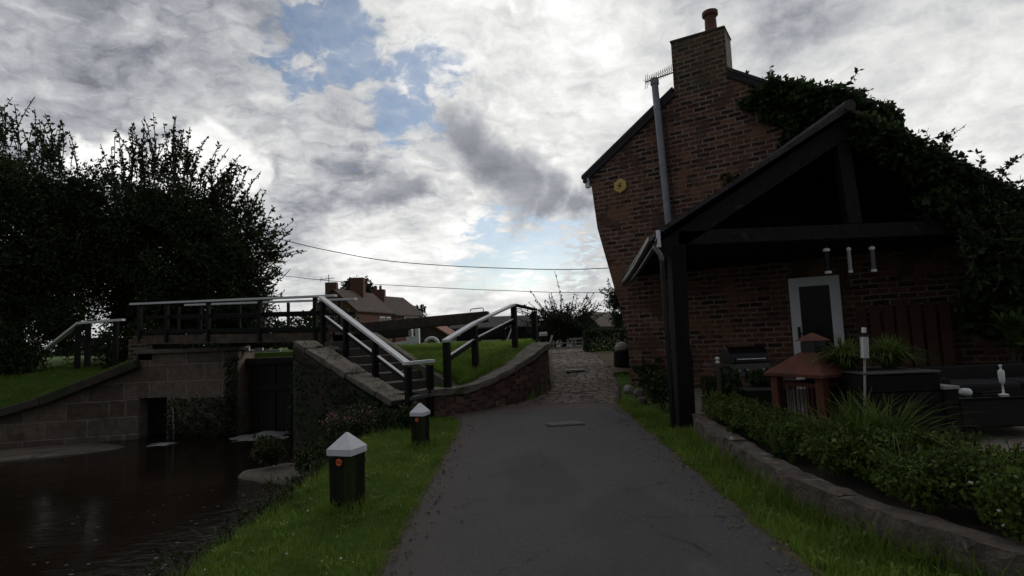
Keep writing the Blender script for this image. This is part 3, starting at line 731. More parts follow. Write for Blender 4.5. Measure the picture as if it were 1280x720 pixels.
tag(iv.build('ivy', ['leaf_ivy', 'twig'], loc=(6.6, 8.6, .4)), 'dense dark ivy covering the right of the house roof and the porch roof', 'climbing plant')
# thin aerials rising out of the ivy
m = MB(); m.tube([(7.25, 9.9, 4.3), (7.2, 9.9, 5.60)], .012, 6); m.tube([(7.24, 10, 5.1), (7.13, 10, 5.05), (7.13, 10, 4.8)], .014, 6)
m.tube([(7.02, 10, 4.3), (7.06, 10, 5.2)], .035, 6); m.tube([(7.18, 10, 5.15), (7.33, 10, 5.13)], .01, 5)
tag(m.build('aerial_mast', 'zinc', loc=(7.1, 10, 4.7)), 'thin rod aerial and bracket sticking up out of the ivy', 'aerial')

# ------------------------------------------------------------------ garden: wall, bed, patio
wp = [(2.52, 7.75), (2.40, 7.2), (2.385, 6.3), (2.375, 5.5), (2.375, 4.75), (2.50, 4.05), (2.78, 3.35), (3.2, 2.6), (3.75, 1.85), (4.5, 1.1)]
def wpt(s):
    i = min(int(s), len(wp) - 2); f = s - i; return Vector((wp[i][0] + (wp[i + 1][0] - wp[i][0]) * f, wp[i][1] + (wp[i + 1][1] - wp[i][1]) * f, 0))
rw = random.Random(5)
m = MB(); s0 = 0.
while s0 < len(wp) - 1.01:
    s1 = min(len(wp) - 1.001, s0 + rw.uniform(1.7, 2.6)); rings = []; n = 16; tz = rw.uniform(-.012, .012); ox = rw.uniform(-.012, .012)
    for k in range(n + 1):
        s = s0 + .012 + (s1 - s0 - .024) * k / n; p = wpt(s); q = wpt(min(s + .05, len(wp) - 1.001)); d = (q - p).normalized() if (q - p).length > 1e-6 else Vector((0, -1, 0)); nn = Vector((d.y, -d.x, 0)) * -1
        zt = zp(p.y) + .215 + tz; prof = []
        for (o_, z_) in ((-.11, -.2), (-.11, -.06), (-.108, .0), (-.09, .0), (-.04, .0), (.04, .0), (.09, .0), (.11, -.03), (.11, -.2)):
            j = .014
            zz_ = zt + z_ if z_ > -.15 else zp(p.y) - .12
            prof.append(p + nn * (o_ + ox + rw.uniform(-j, j)) + Vector((0, 0, zz_ + (rw.uniform(-j, j * .4) if z_ > -.1 else 0))))
        rings.append(prof)
    b = len(m.v); m.loft(rings); m.add(rings[0], [tuple(range(9))]); m.add(rings[-1], [tuple(range(8, -1, -1))]); s0 = s1
tag(m.build('garden_wall', 'gardenstone', loc=(2.4, 5, .1)), 'low rough stone wall edging the garden bed beside the grass verge', 'wall')
m = MB(); rings = []
for k in range(40):
    p = wpt(k * (len(wp) - 1.01) / 39); rings.append([(p.x + .05 + (4.6 - p.x) * j / 8 * (1 if p.y > 2.9 else .7), p.y + (.0), zp(p.y) + .135 + .03 * math.sin(j * 2 + k)) for j in range(9)])
m.loft(rings); struct(m.build('garden_soil', 'soil', smooth=True))
m = MB(); m.prism([(4.08, 4.25, .2), (4.6, 3.5, .2), (12, 1.5, .2), (14, 9, .2), (9, 8.3, .2), (6.2, 10.0, .2), (2.9, 12.0, .2), (2.75, 8.0, .2), (3.2, 6.6, .2)], (0, 0, .2))
struct(m.build('patio', 'flag'))

def shrub(name, c, r, hgt, n, ls, label, group, mat='leaf_shrub', aspect=.6, flowers=0, cat='shrub'):
    L = Leaves(); base = (c[0], c[1], c[2])
    k = RNG.uniform(0, 6)
    L.scatter(blobpts(n, (c[0], c[1], c[2] + hgt * .5), (r, r, hgt * .52), .3, .16, k), ls, aspect, (0, 0, .5))
    for i in range(int(n / 45)):
        a = RNG.uniform(0, 2 * math.pi); rr = r * math.sqrt(RNG.random()) * .9
        L.sprig((c[0] + math.cos(a) * rr, c[1] + math.sin(a) * rr, c[2] + hgt * RNG.uniform(.35, .8)), (math.cos(a) * .35, math.sin(a) * .35, 1), hgt * RNG.uniform(.25, .45), 9, ls * .9, .2, .003)
    if flowers:
        L.scatter(blobpts(flowers, (c[0], c[1], c[2] + hgt * .5), (r * 1.05, r * 1.05, hgt * .5), .95, .16, k), .025, 1., mi=2)
    mats = [mat, 'twig'] + (['whiteflower'] if flowers else [])
    return tag(L.build(name, mats, loc=base), label, cat, group)
gA_ = 'clipped green shrubs in the garden bed'
for x, y, r, hh, n, lab, fl in (
        (2.70, 7.35, .27, .34, 2000, 'dark green shrub nearest the porch post in the bed', 0),
        (2.72, 6.88, .28, .33, 2000, 'green shrub between the porch post shrub and the dark low planter', 0),
        (2.73, 6.42, .28, .33, 2000, 'green shrub directly in front of the dark low planter', 0),
        (2.74, 5.97, .28, .33, 2000, 'green shrub in front of the left leg of the rusty fire pit', 0),
        (2.75, 5.52, .28, .33, 2000, 'green shrub at the foot of the rusty fire pit beside the ornamental grass', 0),
        (2.72, 4.82, .28, .37, 2600, 'lighter leafy shrub just below the tall arching grass', 0),
        (2.92, 4.5, .3, .40, 2900, 'leafy shrub in front of the dark raised planter', 0),
        (3.3, 4.45, .28, .38, 2400, 'leafy shrub hiding the right foot of the dark raised planter', 0),
        (2.80, 4.0, .27, .36, 2400, 'small shrub overhanging the stone wall below the dark planter', 0),
        (3.12, 3.82, .3, .40, 3000, 'broad shrub in front of the paved patio', 4),
        (3.55, 3.75, .3, .40, 2600, 'bushy shrub at the patio edge farthest right', 0),
        (3.05, 3.38, .28, .37, 2700, 'bushy shrub with white flowers at the right edge of the picture', 12),
        (3.4, 3.05, .3, .40, 2700, 'shrub behind the white flowered one at the right edge', 3)):
    shrub('garden_shrub', (x, y, zp(y) + .19), r, hh, n, .042, lab, gA_, flowers=fl)
# broad leaves at the wall top
for x, y, lab in ((2.52, 6.55, 'broad leaved green seedling on the wall top near the porch post'), (2.56, 5.45, 'single large round green leaf plant on the wall top midway along the bed')):
    L = Leaves(); P = np.array([(x, y, zp(y) + .2)] * 7); L.scatter(P, .17, .85, (-.5, -.6, .55))
    tag(L.build('seedling', ['leaf_big'], loc=(x, y, zp(y) + .2)), lab, 'plant')
# tall arching ornamental grass
L = Leaves(); L.arch((3.0, 5.0, .35), 170, .80, .008, .85); L.arch((3.2, 4.9, .35), 200, .85, .008, 1.15); L.arch((2.8, 5.1, .35), 80, .68, .007, .7)
tag(L.build('ornamental_grass', ['leaf_shrub'], loc=(3.05, 5.0, .35)), 'clump of tall arching grass between the rusty fire pit and the dark planter', 'grass')

# garden torch
t = thing('garden_torch', (3.27, 5.3, .35), 'slim steel garden torch on a pole standing in the grass', 'torch')
m = MB(); m.tube([(3.24, 5.3, .35), (3.325, 5.3, 1.27)], .011, 8); m.build('pole', 'concrete', t)
m = MB(); m.tube([(3.325, 5.3, 1.27), (3.338, 5.3, 1.47)], .036, 16); m.build('canister', 'steel', t)
m = MB(); m.tube([(3.338, 5.3, 1.47), (3.339, 5.3, 1.485)], .042, 16); m.tube([(3.339, 5.3, 1.485), (3.341, 5.3, 1.51)], .014, 10); m.build('lid', 'blackgloss', t)
m = MB(); m.tube([(3.341, 5.3, 1.51), (3.345, 5.3, 1.56)], .02, 10); m.build('snuffer_cap', 'ceramic', t)

# rusty pagoda fire pit
fc = Vector((3.22, 6.0, .4)); FR = Matrix.Rotation(R(24), 3, 'Z')
def fpt(x, y, z): return FR @ Vector((x, y, 0)) + Vector((fc.x, fc.y, z))
t = thing('fire_pit', fc, 'rusty steel garden fire pit with a pagoda shaped roof', 'fire pit')
def frust(w0, z0, w1, z1):
    m = MB(); m.loft([[fpt(sx * w, sy * w, z) for sx, sy in ((-1, -1), (1, -1), (1, 1), (-1, 1))] for w, z in ((w0, z0), (w1, z1))], True)
    m.f += [(3, 2, 1, 0), (4, 5, 6, 7)]; return m
m = frust(.36, 1.10, .10, 1.31); m.v += frust(.36, 1.07, .36, 1.10).v; m.f += [tuple(i + 8 for i in f) for f in frust(.36, 1.07, .36, 1.10).f]
rf = m.build('roof', 'rust', t)
frust(.085, 1.31, .085, 1.43).build('chimney_neck', 'blackgloss', rf)
frust(.125, 1.435, .008, 1.52).build('chimney_cowl', 'rust', rf)
for sx in (-1, 1):
    for sy in (-1, 1):
        m = MB(); m.box(fpt(sx * .27, sy * .27, .735), (.09, .09, .67), 0, FR); m.build('leg', 'rust', t, bevel=.006)
m = MB(); m.box(fpt(0, 0, .52), (.5, .5, .05), 0, FR); m.build('hearth', 'rust', t); m = MB(); m.box(fpt(0, 0, .98), (.5, .5, .04), 0, FR); m.build('lintel', 'rust', t)
m = MB()
for k in range(9):
    u = -.22 + .055 * k
    for sg in (-1, 1):
        m.tube([fpt(u, sg * .265, .55), fpt(u, sg * .265, .96)], .004, 4); m.tube([fpt(sg * .265, u, .55), fpt(sg * .265, u, .96)], .004, 4)
m.build('mesh_guard', 'black', t)
# grey bin behind
t = thing('garden_bin', (4.03, 7.0, .4), 'pale grey upright bin standing behind the fire pit', 'bin')
m = MB(); m.box((4.03, 7, .66), (.2, .2, .5), .2); m.build('body', 'grey', t, bevel=.015)
m = MB(); m.box((4.03, 6.99, .945), (.23, .23, .07), .2); m.build('lid', 'concrete', t, bevel=.015)
m = MB(); m.prism([(4.06, 6.87, .97), (4.14, 6.87, .97), (4.14, 6.87, .87)], (0, .01, 0)); m.build('flap', 'ceramic', t)

# dark raised planter with grasses
t = thing('raised_planter', (3.6, 5.7, .3), 'tall dark boarded planter box at the edge of the patio', 'planter')
m = MB()
for k in range(5): m.box((3.66, 5.65, .36 + .165 * k), (.70, .72, .155))
m.build('boards', 'stainwood', t, bevel=.008)
m = MB(); m.box((3.66, 5.65, 1.12), (.72, .74, .02)); m.build('rim', 'zinc', t, bevel=.004)
m = MB(); m.box((4.085, 5.42, .62), (.13, .3, .66)); m.build('side_pillar', 'stainwood', t, bevel=.008)
m = MB(); m.box((4.085, 5.42, .965), (.16, .33, .03)); m.build('pillar_cap', 'concrete', t, bevel=.004)
for i, (x, y, lab) in enumerate(((3.42, 5.75, 'rounded mound of fine drooping grass in the dark planter, left one'), (3.82, 5.7, 'rounded mound of fine drooping grass in the dark planter, right one'))):
    L = Leaves(); L.arch((x, y, 1.1), 520, .46, .006, .95, 7, 0, 1.1, .8)
    tag(L.build('planter_grass', ['leaf_shrub'], loc=(x, y, 1.13)), lab, 'grass', 'grass mounds in the raised planter')
# low dark planter + plants near the barbecue
t = thing('low_planter', (3.33, 7.5, .4), 'low dark planter box with pale rim behind the shrubs', 'planter')
m = MB(); m.box((3.3, 7.55, .58), (.5, .4, .4)); m.build('box', 'rattan', t, bevel=.01)
m = MB(); m.box((3.3, 7.55, .785), (.54, .44, .02)); m.build('rim', 'zinc', t)
shrub('planter_shrub', (3.35, 7.65, .78), .2, .22, 500, .07, 'small dark plant growing in the low dark planter', None, 'leaf_hedge')
shrub('fern', (2.92, 7.9, .42), .28, .55, 900, .10, 'loose leafy plant between the porch post and the barbecue', None, 'leaf_hedge', .35)
t = thing('solar_light', (2.78, 7.6, .3), 'small garden stake light with pale top beside the porch post', 'light')
m = MB(); m.tube([(2.76, 7.6, .3), (2.76, 7.6, 1.14)], .028, 8); m.build('stake', 'oldwood', t)
m = MB(); m.lathe((2.76, 7.6, 1.14), [(.032, 0), (.032, .02), (.014, .022), (.014, .05), (.03, .052), (.03, .07), (.01, .085)], 12); m.build('lamp_head', 'ceramic', t)

# barbecue
bx, by = 3.64, 8.85
t = thing('barbecue', (bx, by, .4), 'black gas barbecue with a steel handle standing against the brick wall', 'barbecue')
m = MB(); prof = []
for k in range(11):
    a = math.pi * k / 10; prof.append((bx - .3, by - math.cos(a) * .22, 1.06 + math.sin(a) * .25))
m.prism(prof, (.6, 0, 0)); hd = m.build('hood', 'blackgloss', t, bevel=.01)
m = MB(); m.tube([(bx - .22, by - .27, 1.12), (bx + .22, by - .27, 1.12)], .014, 8)
for s in (-1, 1): m.tube([(bx + s * .2, by - .27, 1.12), (bx + s * .2, by - .19, 1.14)], .01, 6)
m.build('handle', 'steel', hd)
m = MB(); m.box((bx, by, .95), (.62, .46, .2)); m.build('firebox', 'zinc', t, bevel=.012)
for i in range(4):
    m = MB(); m.tube([(bx - .2 + .13 * i, by - .235, .95), (bx - .2 + .13 * i, by - .265, .95)], .022, 12); m.build('knob', 'steel', t)
for s in (-1, 1):
    m = MB(); m.box((bx + s * .46, by, 1.03), (.28, .42, .04)); m.build('side_shelf', 'oldwood', t, bevel=.006)
for sx in (-1, 1):
    for sy in (-1, 1):
        m = MB(); m.box((bx + sx * .27, by + sy * .18, .62), (.045, .045, .44)); m.build('leg', 'black', t)
m = MB(); m.box((bx, by, .52), (.58, .4, .03)); m.build('lower_shelf', 'black', t)

# rattan table, sofa, ornaments
t = thing('garden_table', (4.95, 5.95, .4), 'low dark rattan table on the patio with ornaments on it', 'table')
m = MB(); m.box((4.95, 5.95, .66), (1.1, .75, .28)); m.build('frame', 'rattan', t, bevel=.02)
m = MB(); m.box((4.95, 5.95, .81), (1.14, .79, .02)); m.build('glass_top', 'glass_dark', t, bevel=.004)
for sx in (-1, 1):
    for sy in (-1, 1):
        m = MB(); m.box((4.95 + sx * .45, 5.95 + sy * .29, .46), (.09, .09, .13)); m.build('leg', 'rattan', t, bevel=.01)
m = MB(); c = (4.58, 5.72, .82); m.lathe(c, [(.03, 0), (.052, .015), (.058, .04), (.045, .07), (.03, .078), (.028, .06)], 18)
tag(m.build('candle_bowl', 'ceramic', loc=c, smooth=True), 'small round white candle bowl on the dark table', 'ornament')
m = MB(); c = (4.93, 5.68, .82); m.lathe(c, [(.045, 0), (.04, .01), (.010, .018), (.008, .11), (.02, .12), (.026, .15), (.028, .24), (.022, .25), (.010, .255), (.010, .285), (.016, .29), (.012, .305)], 16)
tag(m.build('candlestick', 'ceramic', loc=c, smooth=True), 'tall slim white candle holder on the dark table', 'ornament')
m = MB(); c = (4.98, 6.0, .821); m.box((c[0], c[1], c[2] + .008), (.34, .22, .014), .3); tag(m.build('tray', 'glass_dark', loc=c, bevel=.004), 'flat dark tray lying on the rattan table', 'tray')
t = thing('garden_sofa', (5.9, 6.85, .4), 'long dark rattan sofa behind the low table', 'sofa')
m = MB(); m.box((5.9, 6.85, .58), (1.9, .7, .3)); m.build('base', 'rattan', t, bevel=.02)
m = MB(); m.box((5.9, 7.15, .87), (1.9, .14, .3)); m.build('backrest', 'rattan', t, bevel=.02)
for x in (5.42, 6.38):
    m = MB(); m.box((x, 6.79, .79), (.9, .56, .12)); m.build('seat_cushion', 'cushion', t, bevel=.03)
for x in (5.0, 6.8):
    m = MB(); m.box((x, 6.85, .82), (.12, .7, .22)); m.build('armrest', 'rattan', t, bevel=.02)
t = thing('potted_yucca', (6.55, 7.38, .4), 'large leafy potted plant behind the rattan sofa', 'plant')
m = MB(); m.lathe((6.55, 7.38, .4), [(.16, 0), (.2, .4), (.22, .42), (.2, .42), (.18, .38)], 18); m.build('pot', 'red', t)
m = MB(); m.tube([(6.55, 7.38, .75), (6.57, 7.36, 1.1), (6.56, 7.34, 1.38)], [.03, .026, .02], 8); m.build('stem', 'bark', t)
L = Leaves(); L.arch((6.56, 7.32, 1.3), 46, .52, .045, .95, 6); L.arch((6.56, 7.32, 1.2), 22, .45, .04, 1.2, 6, 0, .6); L.build('foliage', ['leaf_big'], t)
m = MB()
for k in range(7): m.box((6.05 + .16 * k, 9.62 - .104 * k, 1.15), (.15, .03, 1.5), -YAW)
tag(m.build('wood_screen', 'screenwood', loc=(6.4, 9.4, .4), bevel=.004), 'reddish brown boarded screen against the wall right of the door', 'screen')

# plants, stones at the foot of the house corner
shrub('corner_plant', (2.72, 11.3, .38), .28, .6, 700, .11, 'straggly leafy plant at the foot of the house corner', None, 'leaf_hedge', .3)
shrub('porch_fern', (2.45, 9.6, .3), .24, .55, 600, .10, 'dark plant growing between the house corner and the downpipe', None, 'leaf_hedge', .3)
for i, (x, y, s, lab) in enumerate(((2.32, 11.55, .11, 'pale whitewashed stone at the very corner of the house'), (2.45, 11.1, .12, 'smaller grey stone in the grass before the house corner'), (2.30, 10.3, .1, 'reddish stone in the grass between house corner and downpipe'))):
    m = MB(); m.lathe((x, y, zp(y) - .03), [(s * .8, 0), (s, s * .5), (s * .85, s * 1.1), (s * .4, s * 1.4)], 9); m.jitter(.02, i)
    tag(m.build('stone', ('concrete', 'coping', 'gardenstone')[i], loc=(x, y, zp(y)), bevel=.02), lab, 'stone', 'stones at the foot of the house')
t = thing('covered_planter', (2.6, 13.75, .5), 'dark rounded barrel with a white top showing past the house corner', 'barrel')
m = MB(); m.lathe((2.66, 13.8, .5), [(.18, 0), (.22, .3), (.2, .65), (.15, .7)], 16); m.build('barrel', 'black', t)
m = MB(); m.lathe((2.66, 13.8, 1.18), [(.16, 0), (.17, .08), (.12, .17), (.02, .2)], 16); m.build('white_top', 'concrete', t)

# drain grate
t = thing('drain_grate', (.70, 8.42, zp(8.42) + .02), 'iron drain grate with slots set in the asphalt path', 'drain')
gz = zp(8.42) + .034
m = MB(); m.box((.70, 8.42, gz - .006), (.56, .36, .006), .12); m.build('frame', 'black', t)
m = MB()
for k in range(11):
    x = -.235 + .047 * k; c = Matrix.Rotation(.12, 3, 'Z') @ Vector((x, 0, 0)); m.box((.70 + c.x, 8.42 + c.y, gz + .003), (.011, .27, .008), .42)
m.build('bars', 'concrete', t)  # pale colour stands in for glints on the steel bars

# ------------------------------------------------------------------ bollards
def bollard(x, y, w, hh, rz, lab):
    z = zp(y) - .02; t = thing('bollard', (x, y, z), lab, 'bollard', 'white capped bollards along the towpath edge')
    rot = Matrix.Rotation(rz, 3, 'Z')
    def pt(a, b, c): return rot @ Vector((a, b, 0)) + Vector((x, y, z + c))
    def fr(w0, z0, w1, z1):
        m = MB(); m.loft([[pt(sx * q, sy * q, zz) for sx, sy in ((-1, -1), (1, -1), (1, 1), (-1, 1))] for q, zz in ((w0, z0), (w1, z1))], True); m.f += [(3, 2, 1, 0), (4, 5, 6, 7)]; return m
    fr(w * .94, -.1, w, hh * .71).build('body', 'postwood', t, bevel=.012)
    c1 = w * 1.10
    m = fr(c1, hh * .71, c1, hh * .80); k = fr(c1, hh * .80, .012, hh); n = len(m.v); m.v += k.v; m.f = m.f[:-1] + [tuple(i + n for i in f) for f in k.f if f != (3, 2, 1, 0)]
    m.build('cap', 'whitecap', t, bevel=.008)
    m = MB(); q = pt(0.0, -w * .985, hh * .63); d = rot @ Vector((0, -1, 0)); rr = w * .27
    ring = []
    for kk in range(17):
        a = 2 * math.pi * kk / 16; ring.append(q + (rot @ Vector((math.cos(a), 0, 0)) * rr * .72 + Vector((0, 0, math.sin(a) * rr * .72))) + d * .008)
    m.tube(ring, rr * .3, 8, False); m.tube([q - d * .01, q + d * .008], rr * .3, 10)
    m.build('reflector', 'orange', t)
bollard(-1.565, 5.15, .118, .66, R(-18), 'nearest squat dark wooden bollard with a white pyramid cap, on the grass')
bollard(-1.30, 7.52, .096, .565, R(-15), 'farther wooden bollard with a white pyramid cap, in front of the stair rail')

# ------------------------------------------------------------------ lock walls
# left: face wall with wing
m = MB()
yf = 14.0
m.prism([(-9.45, yf, -1.2), (-8.85, yf, -1.2), (-8.85, yf, .45), (-9.45, yf, .45)], (0, .5, 0))
m = MB()
m.prism([(-8.75, yf, -1.2), (-6.98, yf, -1.2), (-6.98, yf, 1.55), (-9.5, yf, 1.55), (-9.5, yf, .45), (-8.75, yf, .45)], (0, .6, 0))
m.prism([(-6.98, yf + .6, -1.2), (-6.98, yf + .9, -1.2), (-6.98, yf + .9, 1.55), (-6.98, yf + .6, 1.55)], (-1.5, 0, 0))
# wing running left and forward
wing = [(-9.85, 13.93), (-11, 13.68), (-12.1, 13.44), (-13.4, 13.15)]
def wpoly(x0, y0, x1, y1, zb, za, zbm=-1.2):
    return [(x0, y0, zbm), (x1, y1, zbm), (x1, y1, zb), (x0, y0, za)]
lw = thing('lock_wall', (-8.2, 14.2, -.55), 'big sandstone block wall with culvert on the left of the lock', 'wall')
m.prism(wpoly(-9.85, 13.92, -11.4, 13.58, .52, 1.22), (0, .45, 0)); m.prism(wpoly(-11.4, 13.58, -13.6, 13.1, -.1, .52), (0, .45, 0))
m.prism([(-9.45, 13.99, -1.2), (-9.86, 13.91, -1.2), (-9.86, 13.91, .45), (-9.45, 13.99, .45)], (0, .8, 0))
m.prism([(-9.5, yf, .45), (-9.85, 13.92, .45), (-9.85, 13.92, 1.22), (-9.5, yf, 1.38)], (0, .5, 0))
m.build('blockwork', 'stone', lw)
m = MB(); m.box((-9.12, yf + .5, .3), (.8, .3, 1.6)); m.build('culvert_recess', 'black', lw)
m = MB()
m.bar((-9.42, 13.93, 1.32), (-11.4, 13.52, .52), .52, .22); m.bar((-11.4, 13.52, .52), (-13.7, 13.02, -.1), .5, .2)
m.jitter(.012, 3); m.build('sloping_coping', 'mossstone', lw, bevel=.03)
m = MB(); m.box((-8.2, yf + .22, 1.6), (2.55, .7, .11)); m.build('top_coping', 'coping', lw, bevel=.02)
m = MB(); m.box((-9.45, 14.25, 1.66), (.62, .5, .55)); m.build('brick_pier', 'brick_chim', lw, bevel=.01)
for x in (-9.1, -7.3):
    pass
# moss and weeds on the left wall
L = Leaves(); 
P = np.stack([RNG.uniform(-8.7, -7.0, 1500), np.full(1500, yf - .02) - RNG.uniform(0, .1, 1500), -.5 + RNG.random(1500) ** 1.6 * .95], 1); L.scatter(P, .075, .6, (0, -.4, -.8))
P = np.stack([RNG.uniform(-7.25, -6.95, 700), np.full(700, yf - .02) - RNG.uniform(0, .08, 700), -.5 + RNG.random(700) * 1.9], 1); L.scatter(P, .07, .6, (0, -.4, -.8))
tag(L.build('wall_moss', ['leaf_hedge'], loc=(-7.8, yf, 0)), 'hanging moss and weeds on the wet left lock wall', 'plant')

# right wing wall of the lock tail
A = Vector((-4.35, 10.9, 0)); B = Vector((-2.0, 9.55, 0)); wd = (B - A).normalized(); wn = Vector((-wd.y, wd.x, 0))
if wn.y < 0: wn = -wn
rwall = thing('lock_wing_wall', (-3.2, 10.3, .2), 'dark mossy wing wall sloping down on the right of the lock mouth', 'wall')
m = MB(); m.prism([A + Vector((0, 0, -1.2)), B + Vector((0, 0, -1.2)), B + Vector((0, 0, .42)), B - wd * .25 + Vector((0, 0, .44)), A + Vector((0, 0, 1.6))], wn * .42)
m.prism([A + Vector((0, 0, -1.2)), A + Vector((0, 3.9, -1.2)), A + Vector((0, 3.9, 1.42)), A + wn * .05 + Vector((0, .4, 1.58)), A + Vector((0, 0, 1.58))], (.55, .0, 0))
m.build('stonework', 'mossstone', rwall)
m = MB(); n = 7
for k in range(n):
    p = A.lerp(B, .02 + .93 * k / n) + wn * .22; q = A.lerp(B, .02 + .93 * (k + 1) / n - .008) + wn * .22
    za = 1.64 - 1.2 * (.93 * k / n); zb = 1.64 - 1.2 * (.93 * (k + 1) / n); m.bar(p + Vector((0, 0, za + .02)), q + Vector((0, 0, zb + .02)), .54, .11)
m.jitter(.014, 8); m.build('coping', 'coping', rwall, bevel=.02)
L = Leaves()
kk = 2100; s = RNG.random(kk); zz = RNG.random(kk)
P = np.array([tuple(A.lerp(B, float(a)) - wn * float(RNG.uniform(0, .1)) + Vector((0, 0, -.4 + float(b) * (1.95 - 1.15 * float(a))))) for a, b in zip(s, zz) if RNG.random() < .25 + .75 * b])
L.scatter(P, .07, .6, (-.2, -.4, -.6))
for k in range(26):
    a = RNG.random(); p = A.lerp(B, float(a)) + Vector((0, 0, 1.68 - 1.2 * a)); L.blades(np.array([tuple(p + wn * float(RNG.uniform(0, .4))) for _ in range(14)]), .12, .012, .9)
tag(L.build('wing_wall_weeds', ['leaf_hedge'], loc=(-3.2, 10.2, .6)), 'weeds and moss growing over the right wing wall', 'plant')

# stone stair beside the lock
st = MB(); n = 8; SD = (ST - SB); ns = n
for k in range(ns):
    a = SB + SD * (k / ns); b = SB + SD * ((k + 1) / ns + .01); z1 = .36 + 1.3 * (k + 1) / ns; off = SN * 1.12
    st.prism([(a.x, a.y, -.1), (b.x, b.y, -.1), (b.x + off.x, b.y + off.y, -.1), (a.x + off.x, a.y + off.y, -.1)], (0, 0, z1 + .1))
tag(st.build('stone_stair', 'steps', loc=(SB.x, SB.y, .3), bevel=.012), 'worn stone steps climbing beside the lock to the footbridge', 'stairs')
m = MB(); a = SB + SN * 1.14; b = ST + SN * 1.14
m.prism([(a.x, a.y, .1), (b.x, b.y, .1), (b.x, b.y, 1.85), (a.x - SD.x * -.05, a.y, .72)], (.743 * .16, .67 * .16, 0)); 
tag(m.build('stair_kerb_wall', 'coping', loc=(a.x, a.y, .3), bevel=.02), 'sloping stone string wall between the steps and the lawn', 'wall')
m = MB(); m.prism([(ST.x - .2, ST.y + .0, .8), (ST.x + 1.1, ST.y + 1.0, .8), (ST.x + .9, ST.y + 2.6, .8), (ST.x - .7, ST.y + 2.6, .8)], (0, 0, .86))
struct(m.build('stair_landing', 'steps', bevel=.01))

# stair railing (white top rail on black posts)
t = thing('stair_railing', (SB.x, SB.y, .3), 'white topped black handrail running down the lock steps', 'railing')
def rz_(k): return 1.22 + (2.62 - 1.22) * k
tops = []
for k, zb_ in ((.0, .2), (.33, .7), (.68, 1.15), (1.0, 1.6)):
    p = SB + SD * k; m = MB(); m.box((p.x, p.y, (zb_ + rz_(k)) / 2 - .03), (.10, .10, rz_(k) - zb_ - .04), R(42)); m.build('post', 'black', t, bevel=.006)
m = MB(); p = SB - SD * .0; q = ST + SD * .03
m.bar((p.x, p.y, rz_(0)), (q.x, q.y, rz_(1.03)), .13, .05); m.build('top_rail', 'white', t, bevel=.006)
m = MB(); m.bar((p.x + .03, p.y + .02, rz_(0) - .34), (q.x + .03, q.y + .02, rz_(1.0) - .38), .05, .08); mr = m.build('middle_rail', 'black', t, bevel=.004)
m = MB(); m.bar((p.x + .03, p.y + .02, rz_(0) - .29), (q.x + .03, q.y + .02, rz_(1.0) - .33), .055, .014); m.build('rail_top_strip', 'white', mr)  # thin white strip along the top of the middle rail
e0 = Vector((SB.x, SB.y, 0)); e1 = e0 + Vector((.34, .24, 0))
m = MB(); m.box((e1.x, e1.y, .68), (.10, .10, .98), R(42)); m.build('post', 'black', t, bevel=.006)
m = MB(); m.bar(e0 + Vector((-.06, -.05, 1.225)), e1 + Vector((.06, .05, 1.24)), .14, .055); m.build('end_rail', 'white', t, bevel=.006)
m = MB(); m.bar(e0 + Vector((0, -.02, .62)), e1 + Vector((.1, .05, .66)), .09, .06); m.build('low_rail', 'zinc', t, bevel=.006)

# ramp wall: low section then curving up along the cobbles
cen = [(-1.75, 10.02, .72, .16), (-1.35, 9.98, .73, .26), (-.98, 10.02, .74, .28), (-.62, 10.28, .84, .29), (-.22, 10.7, 1.0, .31), (.18, 11.22, 1.2, .33), (.45, 11.75, 1.38, .36), (.58, 12.1, 1.43, .4), (.62, 12.5, 1.44, .46)]
def ramp_rings(cen, half, z0f, z1f, seed, j):
    r = random.Random(seed); out = []
    pts = []
    for (a, b) in zip(cen, cen[1:]):
        for k in range(4): pts.append([a[i] + (b[i] - a[i]) * k / 4 for i in range(4)])
    pts.append(list(cen[-1]))
    for i, p in enumerate(pts):
        q0 = pts[max(i - 1, 0)]; q1 = pts[min(i + 1, len(pts) - 1)]; d = Vector((q1[0] - q0[0], q1[1] - q0[1], 0)).normalized(); nn = Vector((-d.y, d.x, 0))
        c = Vector((p[0], p[1], 0)); jj = lambda: r.uniform(-j, j)
        out.append([c - nn * half + Vector((0, 0, z0f(p))), c - nn * (half + jj()) + Vector((0, 0, (z0f(p) + z1f(p)) / 2)), c - nn * (half + jj()) + Vector((0, 0, z1f(p) + jj())), c + nn * (half + jj()) + Vector((0, 0, z1f(p) + jj())), c + nn * half + Vector((0, 0, z0f(p)))])
    return out
t = thing('ramp_wall', (-.2, 10.7, .3), 'curved reddish rubble wall with stone coping beside the cobbled rise', 'wall')
m = MB(); rg = ramp_rings(cen, .15, lambda p: -.1, lambda p: p[2] - .09, 4, .012); m.loft(rg); m.add(rg[-1], [(0, 1, 2, 3, 4)]); m.add(rg[0], [(4, 3, 2, 1, 0)]); m.build('rubble_face', 'rubble', t)
m = MB(); rg = ramp_rings(cen, .21, lambda p: p[2] - .1, lambda p: p[2] + .02, 9, .012); m.loft(rg, True); m.add(rg[-1], [(0, 1, 2, 3, 4)]); m.add(rg[0], [(4, 3, 2, 1, 0)]); m.build('coping', 'coping', t, bevel=.012)
m = MB(); m.box((.66, 12.58, .9), (.17, .2, 1.12), .1); m.build('end_pillar', 'coping', t, bevel=.02)

